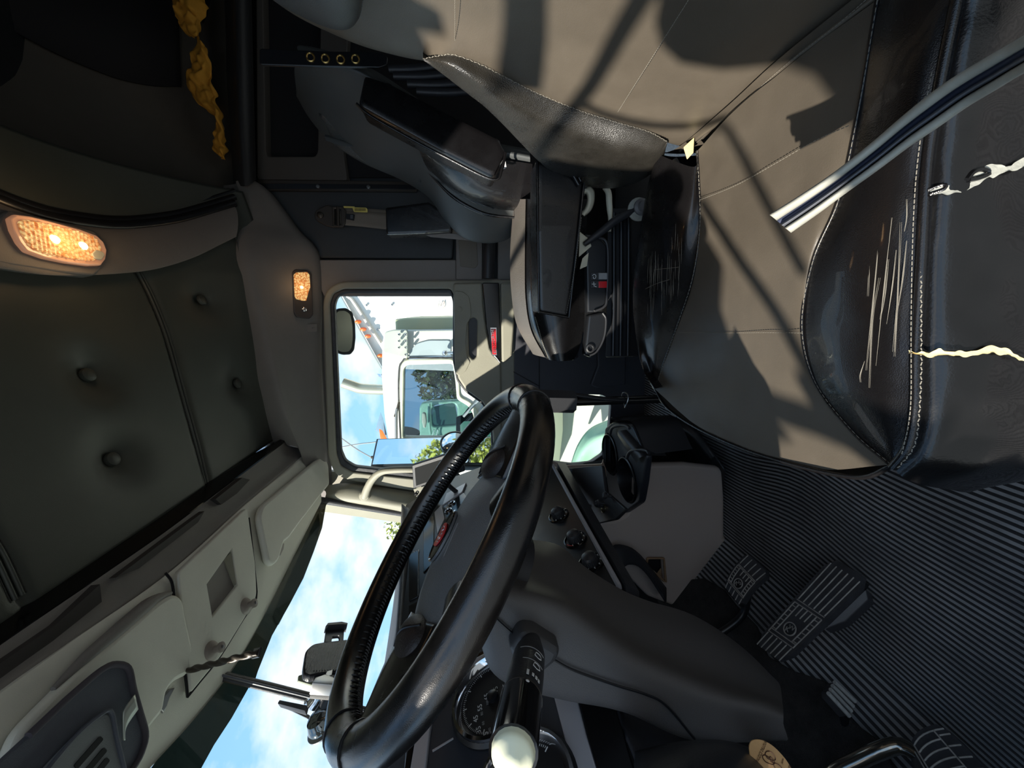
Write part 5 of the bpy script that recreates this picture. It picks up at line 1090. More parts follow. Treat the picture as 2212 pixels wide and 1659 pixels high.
q3 = BP(silh, [.012, .022, .03, .034, .036, .036, .034, .03, .02, .012])
mid = [(914, 127), (985, 152), (1050, 198), (1120, 252), (1185, 292), (1262, 322), (1335, 334), (1390, 336), (1424, 328), (1441, 306)]
q2 = BP(mid, [.012, .03, .038, .042, .044, .044, .042, .036, .025, .012])
loft('backrest_bolster', [q1, q2, q3, [v+Vector((.04, .012, 0)) for v in q3], [v+Vector((.14, -.01, 0)) for v in q3]], mat('scuffed olive black leather', (36, 34, 30), .3, .35, 700, kind='leather', var=.3, vscale=16, rvar=.1, spec=.9), DS, n=60, k=9, disp=wr2)
stitches('backrest_stitching', toward(q1, .003), DS, n=80, r=.0006, wob=.0004)
stitches('backrest_stitching', toward(BP([(983, -40), (983, 30), (983, 119)], .006), .004), DS, n=34, r=.0005)
stitches('backrest_stitching', toward(BP([(1500, -20), (1440, 75), (1380, 170), (1322, 262)], .006), .004), DS, n=70, r=.0005)
stitches('backrest_stitching', toward(BP([(1500, 312), (1590, 234), (1700, 138), (1810, 52), (1870, 0)], .004), .003), DS, n=80, r=.0004)
cz = BP([(1430, 330), (1480, 322), (1590, 236), (1700, 140), (1810, 54), (1900, -14)], .002)
loft('backrest_tail', [[v+Vector((0, 0, .02)) for v in cz], [v+Vector((.0, 0, -.06)) for v in cz], [v+Vector((.03, 0, -.14)) for v in cz]], BROWN, DS, n=30, k=3)
tube('crease_welt', BP([(1470, 325), (1590, 236), (1700, 140), (1810, 54), (1900, -14)], .004), .0035, BROWN, DS, seg=8, n=30)
hp = [(520, -60), (575, -12), (625, 20), (680, 46), (725, 60), (755, 58), (775, 38), (783, 0), (786, -60)]
c_ = BP(hp, .045); cc = BP([(652, -60)], .045)[0]
loft('head_pillow', [[v+Vector((.02, 0, 0)) for v in BP(hp, .0)], BP(hp, .02), [v.lerp(cc, .25) for v in BP(hp, .035)], [v.lerp(cc, .99) for v in BP(hp, .04)]], GREYL, DS, n=50, k=6, disp=wr2)
stitches('pillow_stitching', toward(BP(hp, .018), .005), DS, n=70, r=.0007, m=mat('grey thread', (110, 112, 112), .8))
# belt end and bracket by the seat hinge
hull('hinge_bracket', PL([(1452, 345), (1462, 340), (1478, 368), (1470, 378)], Y=.77), PL([(1452, 345), (1462, 340), (1478, 368), (1470, 378)], Y=.79), STEEL, DS, .002)
hull('pale_tab', PL([(1476, 318), (1500, 296), (1498, 330), (1484, 345)], Y=.70), PL([(1476, 318), (1500, 296), (1498, 330), (1484, 345)], Y=.71), FOAM, DS, .002)
# right armrest
AF = PL([(1160, 340), (1264, 392), (1246, 560), (1229, 686), (1164, 674), (1160, 500)], Y=.90)
arm = hull('armrest', AF, [v+Vector((0, .095, 0)) for v in AF], BLKL, DS, .012, 4)
for pts in ([(1164, 674), (1229, 686)], [(1160, 345), (1164, 674)], [(1262, 395), (1229, 686)]):
    tube('armrest_welt', toward(PL(pts, Y=.896), .0), .0028, BLKL, DS, seg=8, n=20)
stitches('armrest_stitching', toward(PL([(1256, 470), (1243, 570), (1224, 676)], Y=.893), .001), DS, n=40, r=.0006)
tube('armrest_fold', toward(PL([(1216, 345), (1232, 368), (1250, 400)], Y=.895), .001), .004, BLKL, DS, seg=8, n=10); tube('armrest_fold', toward(PL([(1228, 345), (1244, 372), (1255, 392)], Y=.895), .001), .003, BLKL, DS, seg=8, n=10)
# pedestal under the cushion
hull('seat_base', [Vector(v) for v in ((-.12, .36, .36), (.26, .36, .36), (.26, .74, .36), (-.12, .74, .36))], [Vector(v) for v in ((-.08, .40, .10), (.26, .40, .10), (.26, .72, .10), (-.08, .72, .10))], BLACKP, DS, .01)
# ================================================================== PASSENGER SEAT
PS = thing('passenger_chair', 'black and grey leather passenger seat reclined by the far door', 'seat', (.3, 1.2, .1))
N_ = [(648, 126), (700, 140), (790, 178), (900, 250), (1000, 320), (1145, 352)]
M1 = [(636, 150), (690, 205), (780, 265), (880, 320), (980, 385), (1140, 405)]
F_ = [(640, 200), (668, 250), (712, 300), (780, 345), (870, 385), (930, 425), (960, 470), (1000, 510), (1050, 523), (1100, 512), (1122, 470)]
pN, pM, pF = PL(N_, Y=1.02), PL(M1, Y=1.18), PL(F_, Y=1.42)
bk = loft('backrest', [[v+Vector((.035, .02, -.02)) for v in pN], [v+Vector((.02, -.006, 0)) for v in pN], pN, pM, [a.lerp(b, .7)+Vector((-.02, 0, 0)) for a, b in zip(cr_pts(pM, 11), pF)], pF, [v+Vector((.10, .03, 0)) for v in pF]], GREYL, PS, n=50, k=8)
# darker wing pillow with piping
wp = [(700, 262), (690, 240), (740, 236), (800, 250), (816, 270), (821, 320), (815, 355), (780, 344), (725, 310)]
wpl = (P(760, 290, Y=1.30), (P(690, 240, Y=1.22)-P(815, 355, Y=1.42)).cross(P(690, 240, Y=1.22)-P(821, 280, Y=1.26)).normalized())
w3 = [P(x, y, Y=1.40-(360-y)*.0011) for x, y in wp]; wc = sum(w3, Vector())/len(w3)
loft('wing_pillow', [w3+[w3[0]], [v.lerp(wc, .08)+Vector((-.012, -.006, 0)) for v in w3+[w3[0]]], [v.lerp(wc, .5)+Vector((-.02, -.01, 0)) for v in w3+[w3[0]]], [v.lerp(wc, .97)+Vector((-.022, -.012, 0)) for v in w3+[w3[0]]]], mat('dark grey wing leather', (58, 62, 62), .42, .3, 380, kind='leather'), PS, n=44, k=5)
sl = [P(x, y, Y=1.33) for x, y in [(703, 277), (730, 284), (762, 295), (764, 300), (735, 296), (706, 286)]]
hull('pillow_tab', [v+Vector((-.03, -.02, 0)) for v in sl], [v+Vector((-.022, -.015, 0)) for v in sl], GREYL, PS, .001)
# black leather lower back with folds
lb = [[P(x, y, Y=1.012) for x, y in [(880, 262), (960, 302), (1040, 336), (1150, 354)]], [P(x, y, Y=1.15)+Vector((-.02, -.01, 0)) for x, y in [(915, 335), (985, 385), (1060, 415), (1150, 425)]], [P(x, y, Y=1.26)+Vector((-.015, -.01, 0)) for x, y in [(930, 365), (990, 415), (1060, 440), (1145, 448)]]]
loft('lower_back_panel', lb, BLKL, PS, n=30, k=6)
for pts in ([(925, 352), (970, 398), (1010, 425), (1060, 444), (1145, 450)], [(935, 335), (985, 385), (1020, 412), (1065, 430)], [(950, 330), (1000, 372), (1030, 400)]):
    tube('leather_fold', [P(x, y, Y=1.235)+Vector((-.03, -.01, 0)) for x, y in pts], [.002, .006, .005, .002], BLKL, PS, seg=8, n=24)
tube('backrest_seam', [P(x, y, Y=1.30)+Vector((-.012, 0, 0)) for x, y in [(890, 312), (905, 350), (906, 385)]], .003, GREYL, PS, seg=6, n=14)
hull('paper_scrap', PL([(1085, 352), (1092, 348), (1094, 362), (1088, 366), (1084, 360)], Y=1.0), PL([(1085, 352), (1092, 348), (1094, 362), (1088, 366), (1084, 360)], Y=1.002), WHITE, PS, 0)
fbp = [P(x, y, Y=1.38) for x, y in [(905, 385), (950, 415), (1000, 460), (1060, 478), (1105, 470), (1104, 500), (1080, 520), (1040, 524), (1000, 510), (960, 470), (930, 425)]]
# arms
def arm_box(name, pix, Y, w, m, bev=.012, dx=(0, 0, 0)):
    a = PL(pix, Y=Y); return hull(name, a, [v+Vector((0, w, 0))+Vector(dx) for v in a], m, PS, bev, 4)
ra = arm_box('raised_armrest', [(786, 160), (840, 178), (1078, 300), (1094, 328), (1066, 384), (960, 330), (772, 226)], .97, .085, BLKL, .014)
tube('armrest_piping', toward(PL([(770, 224), (800, 250), (880, 296), (960, 338), (1064, 388), (1084, 366), (1092, 330)], Y=.968), .002), .0032, BLKL, PS, seg=8, n=50)
fa = arm_box('far_armrest', [(832, 448), (925, 436), (980, 470), (975, 500), (920, 504), (834, 507)], 1.40, .08, BLKL, .010)
hull('arm_bracket', PL([(900, 500), (1040, 508), (1040, 522), (930, 512)], Y=1.43), PL([(900, 500), (1040, 508), (1040, 522), (930, 512)], Y=1.46), GREIGE_D, PS, .003)
# cushion
pcs = [[P(x, y, Y=.99) for x, y in [(1268, 430), (1266, 560), (1262, 690), (1250, 758), (1236, 778)]],
       [P(x, y, Y=.965) for x, y in [(1215, 430), (1212, 560), (1210, 680), (1214, 750), (1218, 780)]],
       [P(x, y, Y=.985) for x, y in [(1160, 430), (1158, 560), (1160, 650), (1172, 720), (1190, 778)]],
       [P(x, y, Y=1.05) for x, y in [(1138, 430), (1136, 560), (1138, 650), (1150, 715), (1180, 772)]],
       [P(x, y, Y=1.36) for x, y in [(1112, 430), (1104, 540), (1106, 625), (1118, 700), (1152, 762)]]]
pcs.append([v+Vector((0, .07, -.06)) for v in pcs[-1]])
loft('cushion', pcs, BLKL, PS, n=30, k=7)
ct = [[v+Vector((0, 0, .003)) for v in pcs[3]], [a.lerp(b, .5)+Vector((0, 0, .012)) for a, b in zip(pcs[3], pcs[4])], [v+Vector((0, -.01, .004)) for v in pcs[4]], [v+Vector((0, .05, -.03)) for v in pcs[4]]]
loft('cushion_top', ct, mat('grey brown leather', (98, 92, 86), .42, .35, 380, kind='leather', var=.1), PS, n=30, k=6)
stitches('cushion_stitching', toward([P(x, y, Y=.99) for x, y in [(1156, 685), (1162, 705), (1172, 740), (1184, 772)]], .004), PS, n=24, r=.0012)
hull('cushion_front_panel', [P(1186, 778, Y=1.0), P(1240, 778, Y=1.0), P(1250, 772, Y=1.35), P(1168, 768, Y=1.35)], [v+Vector((.03, 0, 0)) for v in [P(1186, 778, Y=1.0), P(1240, 778, Y=1.0), P(1250, 772, Y=1.35), P(1168, 768, Y=1.35)]], BLKL, PS, .004)  # black leather panel closing the cushion front
# side control panel
fp = yframe(.972)
sdp = pplate('side_trim', fp, [(1264, 505), (1292, 508), (1313, 530), (1312, 640), (1308, 664), (1290, 676), (1268, 676)], BLACKP2, PS, r=.006, depth=.03, bevel=.006)
tube('trim_ridge', toward(PL([(1290, 512), (1312, 532), (1311, 640), (1305, 662), (1284, 672)], Y=.970), .002), .0035, BLACKP, PS, seg=8, n=40)
pv = pplate('pivot_cover', fp, [(1270, 680), (1308, 672), (1312, 690), (1308, 730), (1292, 762), (1276, 772), (1262, 768), (1264, 740)], BLACKP2, PS, r=.008, depth=.03, bevel=.006, h=.004)
tube('trim_ridge', toward(PL([(1302, 676), (1309, 690), (1305, 728), (1290, 758), (1274, 768)], Y=.966), .002), .003, BLACKP, PS, seg=8, n=30)
lathe('pivot_bolt', [(.0115, .004), (.0115, .009), (.008, .0105), (.006, .008)], fp, *fp.un(1273, 752), BLACKP, pv, 20)
for (y0, m_) in ((590, mat('grey switch', (140, 140, 140), .5)), (608, RED)):
    pplate('switch_frame', fp, [(1276, y0-1), (1311, y0-1), (1311, y0+15), (1276, y0+15)], BLACKP, sdp, r=.002, depth=.008, bevel=.001, h=.003)
    pplate('seat_switch', fp, [(1292, y0), (1310, y0), (1310, y0+14), (1292, y0+14)], m_, sdp, r=.001, depth=.008, bevel=.001, h=.006)
tube('switch_icon', [fp.pt(*fp.un(x, y), .005) for x, y in [(1278, 596), (1282, 593), (1286, 596), (1284, 602), (1280, 601), (1281, 598)]], .0007, WHITE, sdp, seg=4, n=20)
for a, b in (((1277, 614), (1286, 614)), ((1281, 609), (1282, 619)), ((1283, 618), (1287, 620))): tube('switch_icon', [fp.pt(*fp.un(*a), .005), fp.pt(*fp.un(*b), .005)], .0008, WHITE, sdp, seg=4, n=4)
hull('suspension_cover', PL([(1313, 450), (1384, 450), (1384, 770), (1308, 772)], Y=1.0), PL([(1313, 450), (1384, 450), (1384, 770), (1308, 772)], Y=1.38), mat('matt black suspension cover', (20, 20, 24), .6), PS, .008)
for x in (1326, 1342, 1358): tube('suspension_pleat', PL([(x, 460), (x, 620), (x-2, 768)], Y=.998), .006, BLACKP2, PS, seg=8, n=10)
hull('seat_pedestal', [Vector(v) for v in ((-.10, 1.05, .50), (.35, 1.05, .50), (.35, 1.38, .50), (-.10, 1.38, .50))], [Vector(v) for v in ((-.10, 1.05, .10), (.35, 1.05, .10), (.35, 1.38, .10), (-.10, 1.38, .10))], BLACKP2, PS, .01)
# mechanism between the seats: buckle stalk, cream lever parts, bolts
CREAMPL = mat('cream plastic', (214, 206, 182), .45)
loft('recliner_handle', [PL([(1262, 408), (1274, 402), (1284, 412), (1284, 436), (1276, 456), (1262, 468)], Y=.94), PL([(1262, 408), (1268, 410), (1274, 418), (1275, 436), (1270, 452), (1262, 466)], Y=.93)], CREAMPL, PS, n=20, k=3, thick=.01)
tube('cream_lever', PL([(1306, 404), (1314, 416), (1316, 440), (1318, 470), (1316, 500)], Y=.99), [.007, .008, .0075, .005, .005], CREAMPL, PS, seg=10, n=24)
hull('cream_guide', PL([(1252, 500), (1272, 516), (1278, 532), (1250, 556)], Y=.96), PL([(1252, 500), (1272, 516), (1278, 532), (1250, 556)], Y=.975), CREAMPL, PS, .003)
hull('tan_plate', PL([(1258, 558), (1272, 545), (1268, 575), (1252, 582)], Y=.965), PL([(1258, 558), (1272, 545), (1268, 575), (1252, 582)], Y=.975), CREAMPL, PS, .002)
tube('buckle_stalk', PL([(1262, 528), (1300, 500), (1330, 476), (1362, 458), (1390, 440)], Y=.95), [.006, .009, .010, .009, .008], BLACKP, PS, seg=10, n=24)
lathe('anchor_bolt', [(.019, 0), (.019, .008), (.013, .012), (.011, .02), (.004, .021)], yframe(.945), *yframe(.945).un(1384, 448), mat('grey bolt', (110, 108, 108), .45), PS, 20)
lathe('anchor_washer', [(.027, -.004), (.027, .0), (.018, .002)], yframe(.945), *yframe(.945).un(1380, 452), FOAMG, PS, 20)
lathe('anchor_bolt', [(.013, 0), (.013, .012), (.004, .014)], yframe(.96), *yframe(.96).un(1400, 434), mat('grey bolt cap', (84, 82, 82), .5), PS, 16)
# ================================================================== PASSENGER SEAT BELT
B = thing('seat_belt', 'taupe passenger seat belt hanging from its anchor plate, yellow label on the webbing', 'seat belt', tuple(P(700, 465, Y=1.66)))
fb_ = yframe(1.655)
pplate('anchor_plate', fb_, [(679, 464), (682, 455), (690, 450), (706, 442), (722, 447), (724, 470), (722, 492), (704, 488), (688, 480), (681, 474)], GUNM, B, r=.006, depth=.008, bevel=.003)
lathe('anchor_bolt', [(.012, 0), (.012, .006), (.008, .010), (.003, .011)], fb_, *fb_.un(692, 465), GUNM, B, 18)
pplate('adjuster', fb_, [(718, 446), (742, 447), (749, 458), (747, 484), (742, 492), (720, 491)], GUNM, B, r=.006, depth=.01, bevel=.003, h=.008, holes=[rnd([fb_.un(*q) for q in [(724, 452), (737, 452), (738, 486), (724, 486)]], .004)])
tube('adjuster_bar', [fb_.pt(*fb_.un(x, y), .006) for x, y in [(731, 448), (732, 490)]], .006, GUNM, B, seg=10, n=4)
loft('webbing', [[fb_.pt(*fb_.un(x, y), h) for x, y, h in [(730, 455, .0), (748, 456, .003), (790, 458, .005), (835, 462, .006), (940, 470, 0), (1020, 476, -.01)]], [fb_.pt(*fb_.un(x, y), h) for x, y, h in [(730, 486, .0), (748, 487, .003), (790, 491, .005), (835, 496, .006), (940, 502, 0), (1020, 506, -.01)]]], BELT, B, n=24, k=4, thick=.002)
loft('webbing', [[fb_.pt(*fb_.un(x, y), -.003) for x, y in [(742, 449), (790, 450), (860, 455)]], [fb_.pt(*fb_.un(x, y), -.002) for x, y in [(742, 462), (790, 463), (860, 472)]]], BELT, B, n=12, k=2, thick=.002)
lb_ = pplate('label', fb_, [(762, 449), (792, 450), (795, 453), (795, 460), (766, 459)], LABELY, B, r=.002, depth=.001, h=.0085)
pplate('label', fb_, [(743, 446), (767, 447), (766, 450), (744, 450)], LABELY, B, depth=.001, h=.006)
for i in range(8): pplate('label_print', fb_, [(768+i*3, 451), (769.4+i*3, 451), (769.4+i*3, 457), (768+i*3, 457)], INK, lb_, depth=.0006, h=.0092)
tg = pplate('latch_plate', fb_, [(748, 463), (766, 464), (768, 466), (766, 478), (750, 475)], BLACKP2, B, r=.002, depth=.006, bevel=.001, h=.012)
for i in range(3): pplate('latch_slot', fb_, [(759+i*2, 466), (760+i*2, 466), (760+i*2, 474), (759+i*2, 474)], STEEL, tg, depth=.001, h=.0126)
# sleeper strap with brass eyelets
E_ = thing('eyelet_strap', 'black strap with a row of brass eyelets hanging in the dark sleeper', 'strap', tuple(P(740, 128, Y=.985)))
fe = yframe(.985)
sp_ = pplate('strap', fe, [(560, 104), (700, 110), (820, 112), (838, 122), (836, 140), (820, 146), (700, 144), (560, 140)], BLACKP2, E_, r=.006, depth=.006, bevel=.002)
for q in ((671, 124), (703, 127), (736, 129), (768, 128)):
    lathe('eyelet', [(.0095, 0), (.0095, .002), (.0075, .003), (.006, .0015), (.006, .0008)], fe, *fe.un(*q), mat('brass', (180, 150, 90), .3, metal=.9), E_, 20)
PB = thing('pleated_boot', 'black pleated rubber boot behind the passenger seat back', 'boot', tuple(P(900, 170, Y=1.40)))
for i, (a, b) in enumerate((((840, 150), (960, 140)), ((850, 165), (985, 158)), ((880, 182), (1010, 178)), ((900, 198), (1030, 196)))):
    tube('pleat', PL([a, ((a[0]+b[0])/2, (a[1]+b[1])/2+3), b], Y=1.0), .009, BLACKP, PB, seg=8, n=12)
# ================================================================== LOOSE DOOR SEAL
DSL = thing('door_seal_channel', 'loose grey rubber door channel with pale lips lying over the driver seat', 'door seal', tuple(P(2212, 118, Y=.16)))
te = [(1662, 463), (1730, 420), (1801, 372), (1880, 310), (1946, 253), (2000, 209), (2054, 170), (2130, 124), (2212, 76), (2400, -40)]
be = [(1709, 503), (1768, 462), (1830, 416), (1897, 368), (1964, 318), (2028, 275), (2091, 231), (2150, 196), (2212, 159), (2400, 60)]
YS = [.345, .33, .315, .297, .28, .264, .248, .228, .205, .15]
def lane(f, h): return [P(a[0]+(b[0]-a[0])*f, a[1]+(b[1]-a[1])*f, Y=y)+(EYE-P(a[0], a[1], Y=y)).normalized()*h for a, b, y in zip(te, be, YS)]
for nm, rows_, m_ in (('upper_lip', [(0, -.004), (.03, .004), (.16, .007), (.30, .005), (.34, -.002)], SEALW), ('groove', [(.33, -.001), (.38, -.008), (.50, -.008), (.54, 0)], SEALD), ('middle_rib', [(.52, -.004), (.56, .004), (.61, .005), (.66, .001), (.68, -.004)], SEAL), ('groove', [(.66, -.003), (.69, -.009), (.72, -.003)], BLACKP2), ('lower_lip', [(.70, -.004), (.74, .006), (.88, .008), (.98, .004), (1.0, -.006)], SEALW)):
    loft(nm, [lane(f, h) for f, h in rows_], m_, DSL, n=60, k=4, thick=.0012)
# ================================================================== YELLOW CLOTH
YC = thing('yellow_cloth', 'crumpled mustard yellow cloth tucked on the ledge above the black padded roll', 'cloth', tuple(P(440, 150, Y=1.62)))
def crum(v, r, c):
    q = v*26; d = abs(mnoise.noise(q))*.034+mnoise.noise(v*60)*.010; return v+Vector((mnoise.noise(q+Vector((9, 0, 0)))*.012, -d, mnoise.noise(q+Vector((0, 7, 0)))*.012))
loft('bundle', [PL([(380, -60), (373, 22), (385, 50), (398, 72), (412, 79)], Y=1.64), PL([(410, -60), (405, 15), (410, 45), (415, 66), (424, 78)], Y=1.60), PL([(440, -60), (440, 0), (450, 18), (440, 44), (434, 70)], Y=1.62)], CLOTH, YC, n=50, k=16, disp=crum, thick=.001)
loft('drape', [PL([(428, 80), (420, 130), (403, 165), (408, 190), (424, 220), (446, 240), (468, 255), (470, 275), (459, 320), (483, 348)], Y=1.64), PL([(440, 88), (440, 140), (430, 170), (440, 200), (455, 225), (468, 240), (474, 262), (476, 290), (474, 322), (487, 348)], Y=1.60), PL([(450, 100), (460, 118), (462, 150), (463, 175), (470, 205), (475, 226), (480, 250), (485, 280), (489, 318), (492, 348)], Y=1.625)], CLOTH, YC, n=70, k=16, disp=crum, thick=.001)
# ================================================================== LAMPS
def lens_mat(name, rgb, strength, sc):
    m = mat(name, rgb, .2, coat=.4); t = m.node_tree; n = t.nodes; b = n['Principled BSDF']
    co = n.new('ShaderNodeTexCoord'); v = n.new('ShaderNodeTexVoronoi'); v.inputs['Scale'].default_value = sc; t.links.new(co.outputs['Object'], v.inputs[0])
    r = n.new('ShaderNodeValToRGB'); r.color_ramp.elements[0].color = (*lin((255, 226, 150)), 1); r.color_ramp.elements[1].color = (*lin((176, 96, 44)), 1); r.color_ramp.elements[0].position = .15; r.color_ramp.elements[1].position = .75
    t.links.new(v.outputs['Distance'], r.inputs[0]); t.links.new(r.outputs[0], b.inputs['Emission Color']); b.inputs['Emission Strength'].default_value = strength
    bp = n.new('ShaderNodeBump'); bp.inputs['Strength'].default_value = .8; bp.inputs['Distance'].default_value = .004; t.links.new(v.outputs['Distance'], bp.inputs['Height']); t.links.new(bp.outputs[0], b.inputs['Normal'])
    return m
LENS = lens_mat('glowing amber prism lens', (200, 140, 90), .42, 130)
HOT = mat('hot filament', (255, 240, 200), .5, emit=((255, 226, 160), 2.0))
LCLEAR = mat('clear pinkish lens rim', (214, 170, 140), .2, emit=((220, 150, 110), .2), coat=.5)
dl = [(3, 474), (16, 466), (49, 470), (98, 482), (159, 498), (195, 511), (211, 526), (218, 544), (215, 563), (205, 576), (179, 577), (130, 571), (81, 561), (41, 547), (24, 527), (10, 500)]
cpt = on_ceiling(110, 525, f=lambda x, y: arch_z(x, y)-.006)
pa, pb, pc = [on_ceiling(*q, f=lambda x, y: arch_z(x, y)-.004) for q in ((10, 500), (200, 575), (195, 511))]
nn_ = (pb-pa).cross(pc-pa).normalized(); nn_ = nn_ if nn_.dot(EYE-pa) > 0 else -nn_
u_ = (pb-pa).normalized(); FLm = Frame(pa, u_, nn_.cross(u_))
LM = thing('dome_lamp', 'glowing amber ribbed dome lamp on the arch between cab and sleeper', 'lamp', tuple(cpt))
pplate('housing', FLm, [(-10, 470), (10, 455), (100, 474), (200, 500), (228, 530), (226, 566), (208, 590), (198, 597), (120, 590), (20, 576), (-40, 565)], GREIGE_D, LM, r=.012, depth=.03, bevel=.006, h=.006)
rim_ = pplate('lens_rim', FLm, dl, LCLEAR, LM, r=.006, depth=.012, bevel=.004, h=.016)
cx_, cy_ = sum(p[0] for p in dl)/16, sum(p[1] for p in dl)/16
dli = [(cx_+(x-cx_)*.86, cy_+(y-cy_)*.80) for x, y in dl]
ln = pplate('prism_lens', FLm, dli, LENS, LM, r=.006, depth=.008, bevel=.002, h=.0185)
mb = MB()
ins = [FLm.un(*q) for q in dli]
def inside(a, b):
    c = False; j = len(ins)-1
    for i in range(len(ins)):
        if (ins[i][1] > b) != (ins[j][1] > b) and a < (ins[j][0]-ins[i][0])*(b-ins[i][1])/(ins[j][1]-ins[i][1])+ins[i][0]: c = not c
        j = i
    return c
xs = [i[0] for i in ins]; ys = [i[1] for i in ins]; st_ = .0085
a = min(xs)
while a < max(xs):
    b = min(ys)
    while b < max(ys):
        if inside(a, b) and inside(a+st_*.4, b) and inside(a-st_*.4, b): 
            c = FLm.pt(a, b, .0185); h_ = st_*.46
            mb.add([c+FLm.u*h_, c+FLm.v*h_, c-FLm.u*h_, c-FLm.v*h_, c+FLm.n*.003], [(0, 1, 4), (1, 2, 4), (2, 3, 4), (3, 0, 4)])
        b += st_*.5
    a += st_
mb.build('lens_prisms', LENS, ln, smooth=False, stuff=True)
for q in ((98, 521), (161, 535)): lathe('bulb', [(.010, .0), (.008, .004), (.002, .005)], FLm, *FLm.un(*q), HOT, ln, 16, h=.0195)
pplate('lens_switch', FLm, [(178, 552), (188, 543), (204, 548), (208, 556), (200, 566), (186, 563)], mat('white rocker', (226, 224, 204), .4), ln, r=.005, depth=.006, bevel=.002, h=.022)
SLp = thing('side_lamp', 'small amber map lamp in a dark bezel above the passenger window', 'lamp', tuple(P(650, 630, Y=1.62)))
A0 = P(650, 635, Y=1.612); FSL = Frame(A0, (1, 0, 0), (0, -.62, .78))
pplate('bezel', FSL, [(628, 588), (636, 582), (664, 584), (672, 592), (676, 680), (668, 689), (640, 686), (634, 676)], mat('dark taupe bezel', (70, 64, 62), .5), SLp, r=.008, depth=.02, bevel=.004, h=.006)
pplate('prism_lens', FSL, [(633, 594), (638, 589), (662, 588), (667, 594), (669, 620), (665, 632), (660, 650), (652, 650), (638, 646), (635, 640)], lens_mat('glowing small amber lens', (200, 140, 80), .5, 160), SLp, r=.003, depth=.01, bevel=.003, h=.010)
lathe('bulb', [(.006, 0), (.005, .003), (.001, .004)], FSL, *FSL.un(650, 621), HOT, SLp, 14, h=.0095)
lathe('push_button', [(.0085, .005), (.0085, .009), (.006, .011), (.002, .0105)], FSL, *FSL.un(656, 668), CHROME, SLp, 18)
for o, e, q, h in ((LM, .22, (110, 525), FLm), (SLp, .05, (650, 620), FSL)):
    l = bpy.data.lights.new('lamp_glow', 'POINT'); l.energy = e; l.color = (1, .62, .30); l.shadow_soft_size = .03
    lo = bpy.data.objects.new('lamp_glow', l); COL.objects.link(lo); lo.location = h.pt(*h.un(*q), .06)
# ================================================================== OUTSIDE
gr_ = meshobj('ground', [(-60, -60, -1.25), (60, -60, -1.25), (60, 60, -1.25), (-60, 60, -1.25)], [(0, 1, 2, 3)], GRAVEL, smooth=False); struct(gr_); gr_.name = 'ground'
# our own passenger-side mirrors
FM = Frame(P(890, 975, Y=1.96), (.46, .89, 0), (0, 0, 1))
M_ = thing('side_mirror', 'tall rectangular door mirror reflecting sky and trees outside the passenger window', 'mirror', tuple(P(1000, 975, Y=1.97)))
mq = [(817, 950), (990, 945), (1060, 945), (1060, 1000), (985, 1000), (805, 1004)]
pplate('housing', FM, [(813, 947), (990, 942), (1062, 942), (1062, 1006), (985, 1006), (800, 1008)], BLACKP, M_, r=.008, depth=.04, bevel=.006)
pplate('mirror_glass', FM, mq, MIRR, M_, depth=.004, h=.003)
FM2 = Frame(P(982, 955, Y=1.90), (.52, .85, 0), (0, 0, 1))
CM = thing('convex_mirror', 'round convex spot mirror mounted beside the tall door mirror', 'mirror', tuple(FM2.o))
a, b = FM2.un(981, 955); rr_ = .065
lathe('rim', [(rr_*1.1, -.02), (rr_*1.1, .003), (rr_*1.0, .006), (rr_*.97, .002)], FM2, a, b, BLACKP2, CM, 36)
lathe('mirror_glass', [(rr_*.98, .002), (rr_*.7, .010), (rr_*.35, .0145), (.001, .016)], FM2, a, b, MIRR, CM, 36)
tube('mirror_arm', [FM.pt(*FM.un(960, 990), -.03), P(1000, 1040, Y=1.80), P(1010, 1060, Y=1.72)], .012, BLACKP, M_, seg=8, n=8)
tube('stalk', [FM2.pt(a, b-.02, -.02), FM2.pt(a+.02, b-.1, -.05)], .012, BLACKP, CM, seg=10, n=4)
LK = thing('lookdown_mirror', 'dark rounded look-down mirror hanging outside the top of the passenger window', 'mirror', tuple(P(735, 715, Y=1.82)))
FK = Frame(P(748, 715, Y=1.80), (1, 0, 0), (0, -.5, .87))
pk_ = [(724, 672), (731, 666), (748, 665), (762, 674), (768, 700), (769, 730), (766, 756), (758, 766), (742, 767), (731, 764), (727, 756)]
pplate('housing', FK, pk_, BLACKP, LK, r=.012, depth=.03, bevel=.006)
pplate('mirror_glass', FK, [(735+(x-748)*.80+10, 715+(y-715)*.88) for x, y in pk_], mat('dull dark mirror', (170, 170, 160), .25, metal=.8), LK, r=.01, depth=.004, h=.003)
for q in ((722, 688), (724, 738)): tube('bracket', [P(q[0]-4, q[1], Y=1.80), P(q[0]+8, q[1], Y=1.80)], .008, BLACKP2, LK, seg=8, n=4)
tube('door_bracket', [P(720, 688, Y=1.80), P(712, 688, Y=1.725)], .008, BLACKP2, LK, seg=8, n=4)
